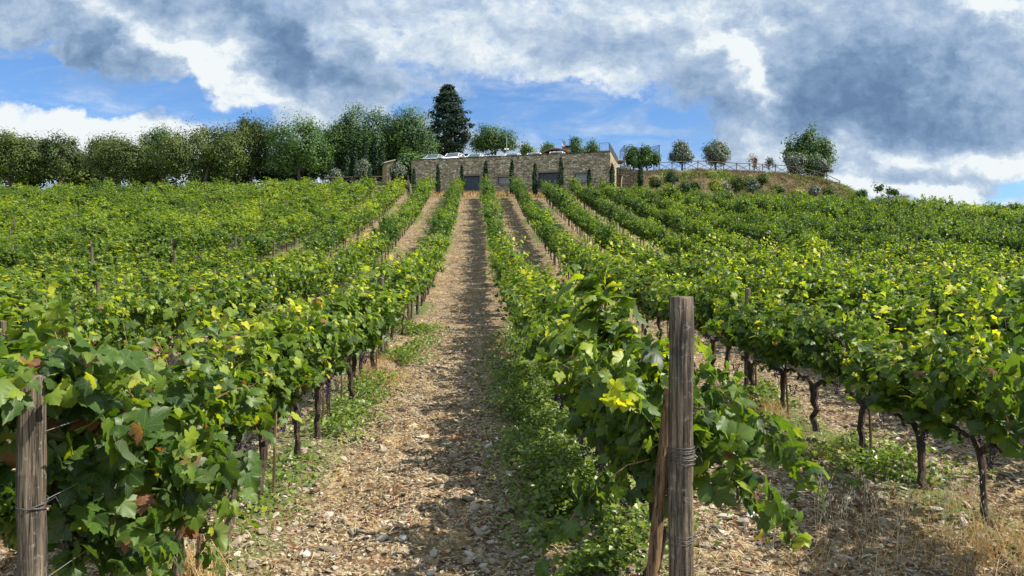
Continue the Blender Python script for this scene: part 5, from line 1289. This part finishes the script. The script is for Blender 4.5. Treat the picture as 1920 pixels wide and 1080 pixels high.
    for i in range(int(hw * 2 / .25)):
        xx = -hw + .12 + i * .25; u = xx / hw; zz = ze + .09 + (zr - ze) * (1 - abs(u) ** 2.2); rfo2.tube([(xx, -.03, zz), (xx, 5.8, zz)], .07, 6)
    link('tiles', rfo2.mesh('tiles', simple('roof_tile', (.20, .13, .09), .9, var=.5, scale=5)), rfo)
    cx = gx(1062.5, d) - (x0 + x1) / 2; ct = (540 - 276) / F * d; ch = MB().box((cx - .42, .5, ze - .5), (cx + .42, 1.3, ct)); chh = link('chimney', ch.mesh('chimney', simple('brick', (.26, .12, .08), .9, var=.5, scale=9)), rfo)
    cc = MB().box((cx - .52, .4, ct + .004), (cx + .52, 1.4, ct + .09))
    for sx in (-.42, .30):
        for sy in (.5, 1.18): cc.box((cx + sx, sy, ct + .094), (cx + sx + .12, sy + .12, ct + .26))
    cc.add([(cx - .58, .35, ct + .263), (cx + .58, .35, ct + .263), (cx + .58, 1.45, ct + .263), (cx - .58, 1.45, ct + .263), (cx, .9, ct + .52)], [(3, 2, 1, 0)], [(0, 1, 4), (1, 2, 4), (2, 3, 4), (3, 0, 4)])
    link('chimney_cap', cc.mesh('chimney_cap', M_STONE2), chh)
    X, Y, Z = at(1057.5, 269.5, d); ds = thing('satellite_dish', 'grey satellite dish on a mast beside the brick chimney', 'satellite dish', (X, Y, Z)); mb = MB(); n = 20; V = [(0, .12, 0)]
    for rr, dy_ in ((.12, .11), (.24, .06), (.34, 0)): V += [(rr * .8 * math.cos(2 * math.pi * i / n), dy_ - .0, rr * 1.15 * math.sin(2 * math.pi * i / n)) for i in range(n)]
    tr = [(0, 1 + (i + 1) % n, 1 + i) for i in range(n)]; q = [(1 + r_ * n + i, 1 + r_ * n + (i + 1) % n, 1 + (r_ + 1) * n + (i + 1) % n, 1 + (r_ + 1) * n + i) for r_ in range(2) for i in range(n)]
    link('dish', MB().add(V, q, tr).mesh('dish', simple('dish_grey', (.34, .35, .34), .6), True), ds); link('mast', MB().tube([(0, .2, -2.0), (0, .2, .1)], .03, 6).tube([(0, .1, -.1), (0, -.35, -.12)], .015, 5).mesh('mast', M_IRON), ds)
    X, Y, Z = at(1055, 268, 106); an = thing('tv_antenna', 'thin aerial with bare rods above the low tiled roof', 'antenna', (X, Y, Z)); mb = MB().tube([(0, 0, -2.2), (0, 0, .6)], .02, 5)
    mb.tube([(-.7, 0, .55), (.35, 0, .35)], .015, 5)
    for u in np.linspace(-.6, .3, 6): mb.tube([(u, -.25, .53 - (u + .6) * .19), (u, .25, .53 - (u + .6) * .19)], .01, 4)
    link('rods', mb.mesh('rods', M_IRON), an)
    # lamp pole by the cars
    X, Y, Z = at(950, 294, 93); lp = thing('lamp_pole', 'slim pole with small pale lamps rising between the parked cars', 'lamp pole', (X, Y, 13.2)); ht = (540 - 255) / F * 93 - 13.2
    link('pole', MB().tube([(0, 0, -.2), (0, 0, ht)], [.05, .035], 8).mesh('pole', M_WIRE), lp); hh = (540 - 279.5) / F * 93 - 13.2
    link('lamp', MB().box((-.28, -.12, hh - .08), (-.05, .1, hh + .08)).box((.05, -.12, hh - .08), (.28, .1, hh + .08)).mesh('lamp', simple('lamp_white', (.75, .75, .72), .5)), lp)
    # distant flat building beyond the vines
    d = 150; x0, x1 = gx(1683, d), gx(1703, d); zt = (540 - 366.5) / F * d; fb = thing('distant_house', 'pale flat-roofed house barely showing above the far vines', 'house', (x0, d, zt - 5)); 
    link('walls', MB().box((0, 0, -6), (x1 - x0, 7, 4.8)).mesh('walls', simple('pale_plaster', (.42, .36, .28), .9)), fb); link('roof', MB().box((-.2, -.2, 4.804), (x1 - x0 + .2, 7.2, 5.0)).mesh('roof', simple('roof_slab', (.30, .25, .20), .9)), fb)
small_things()
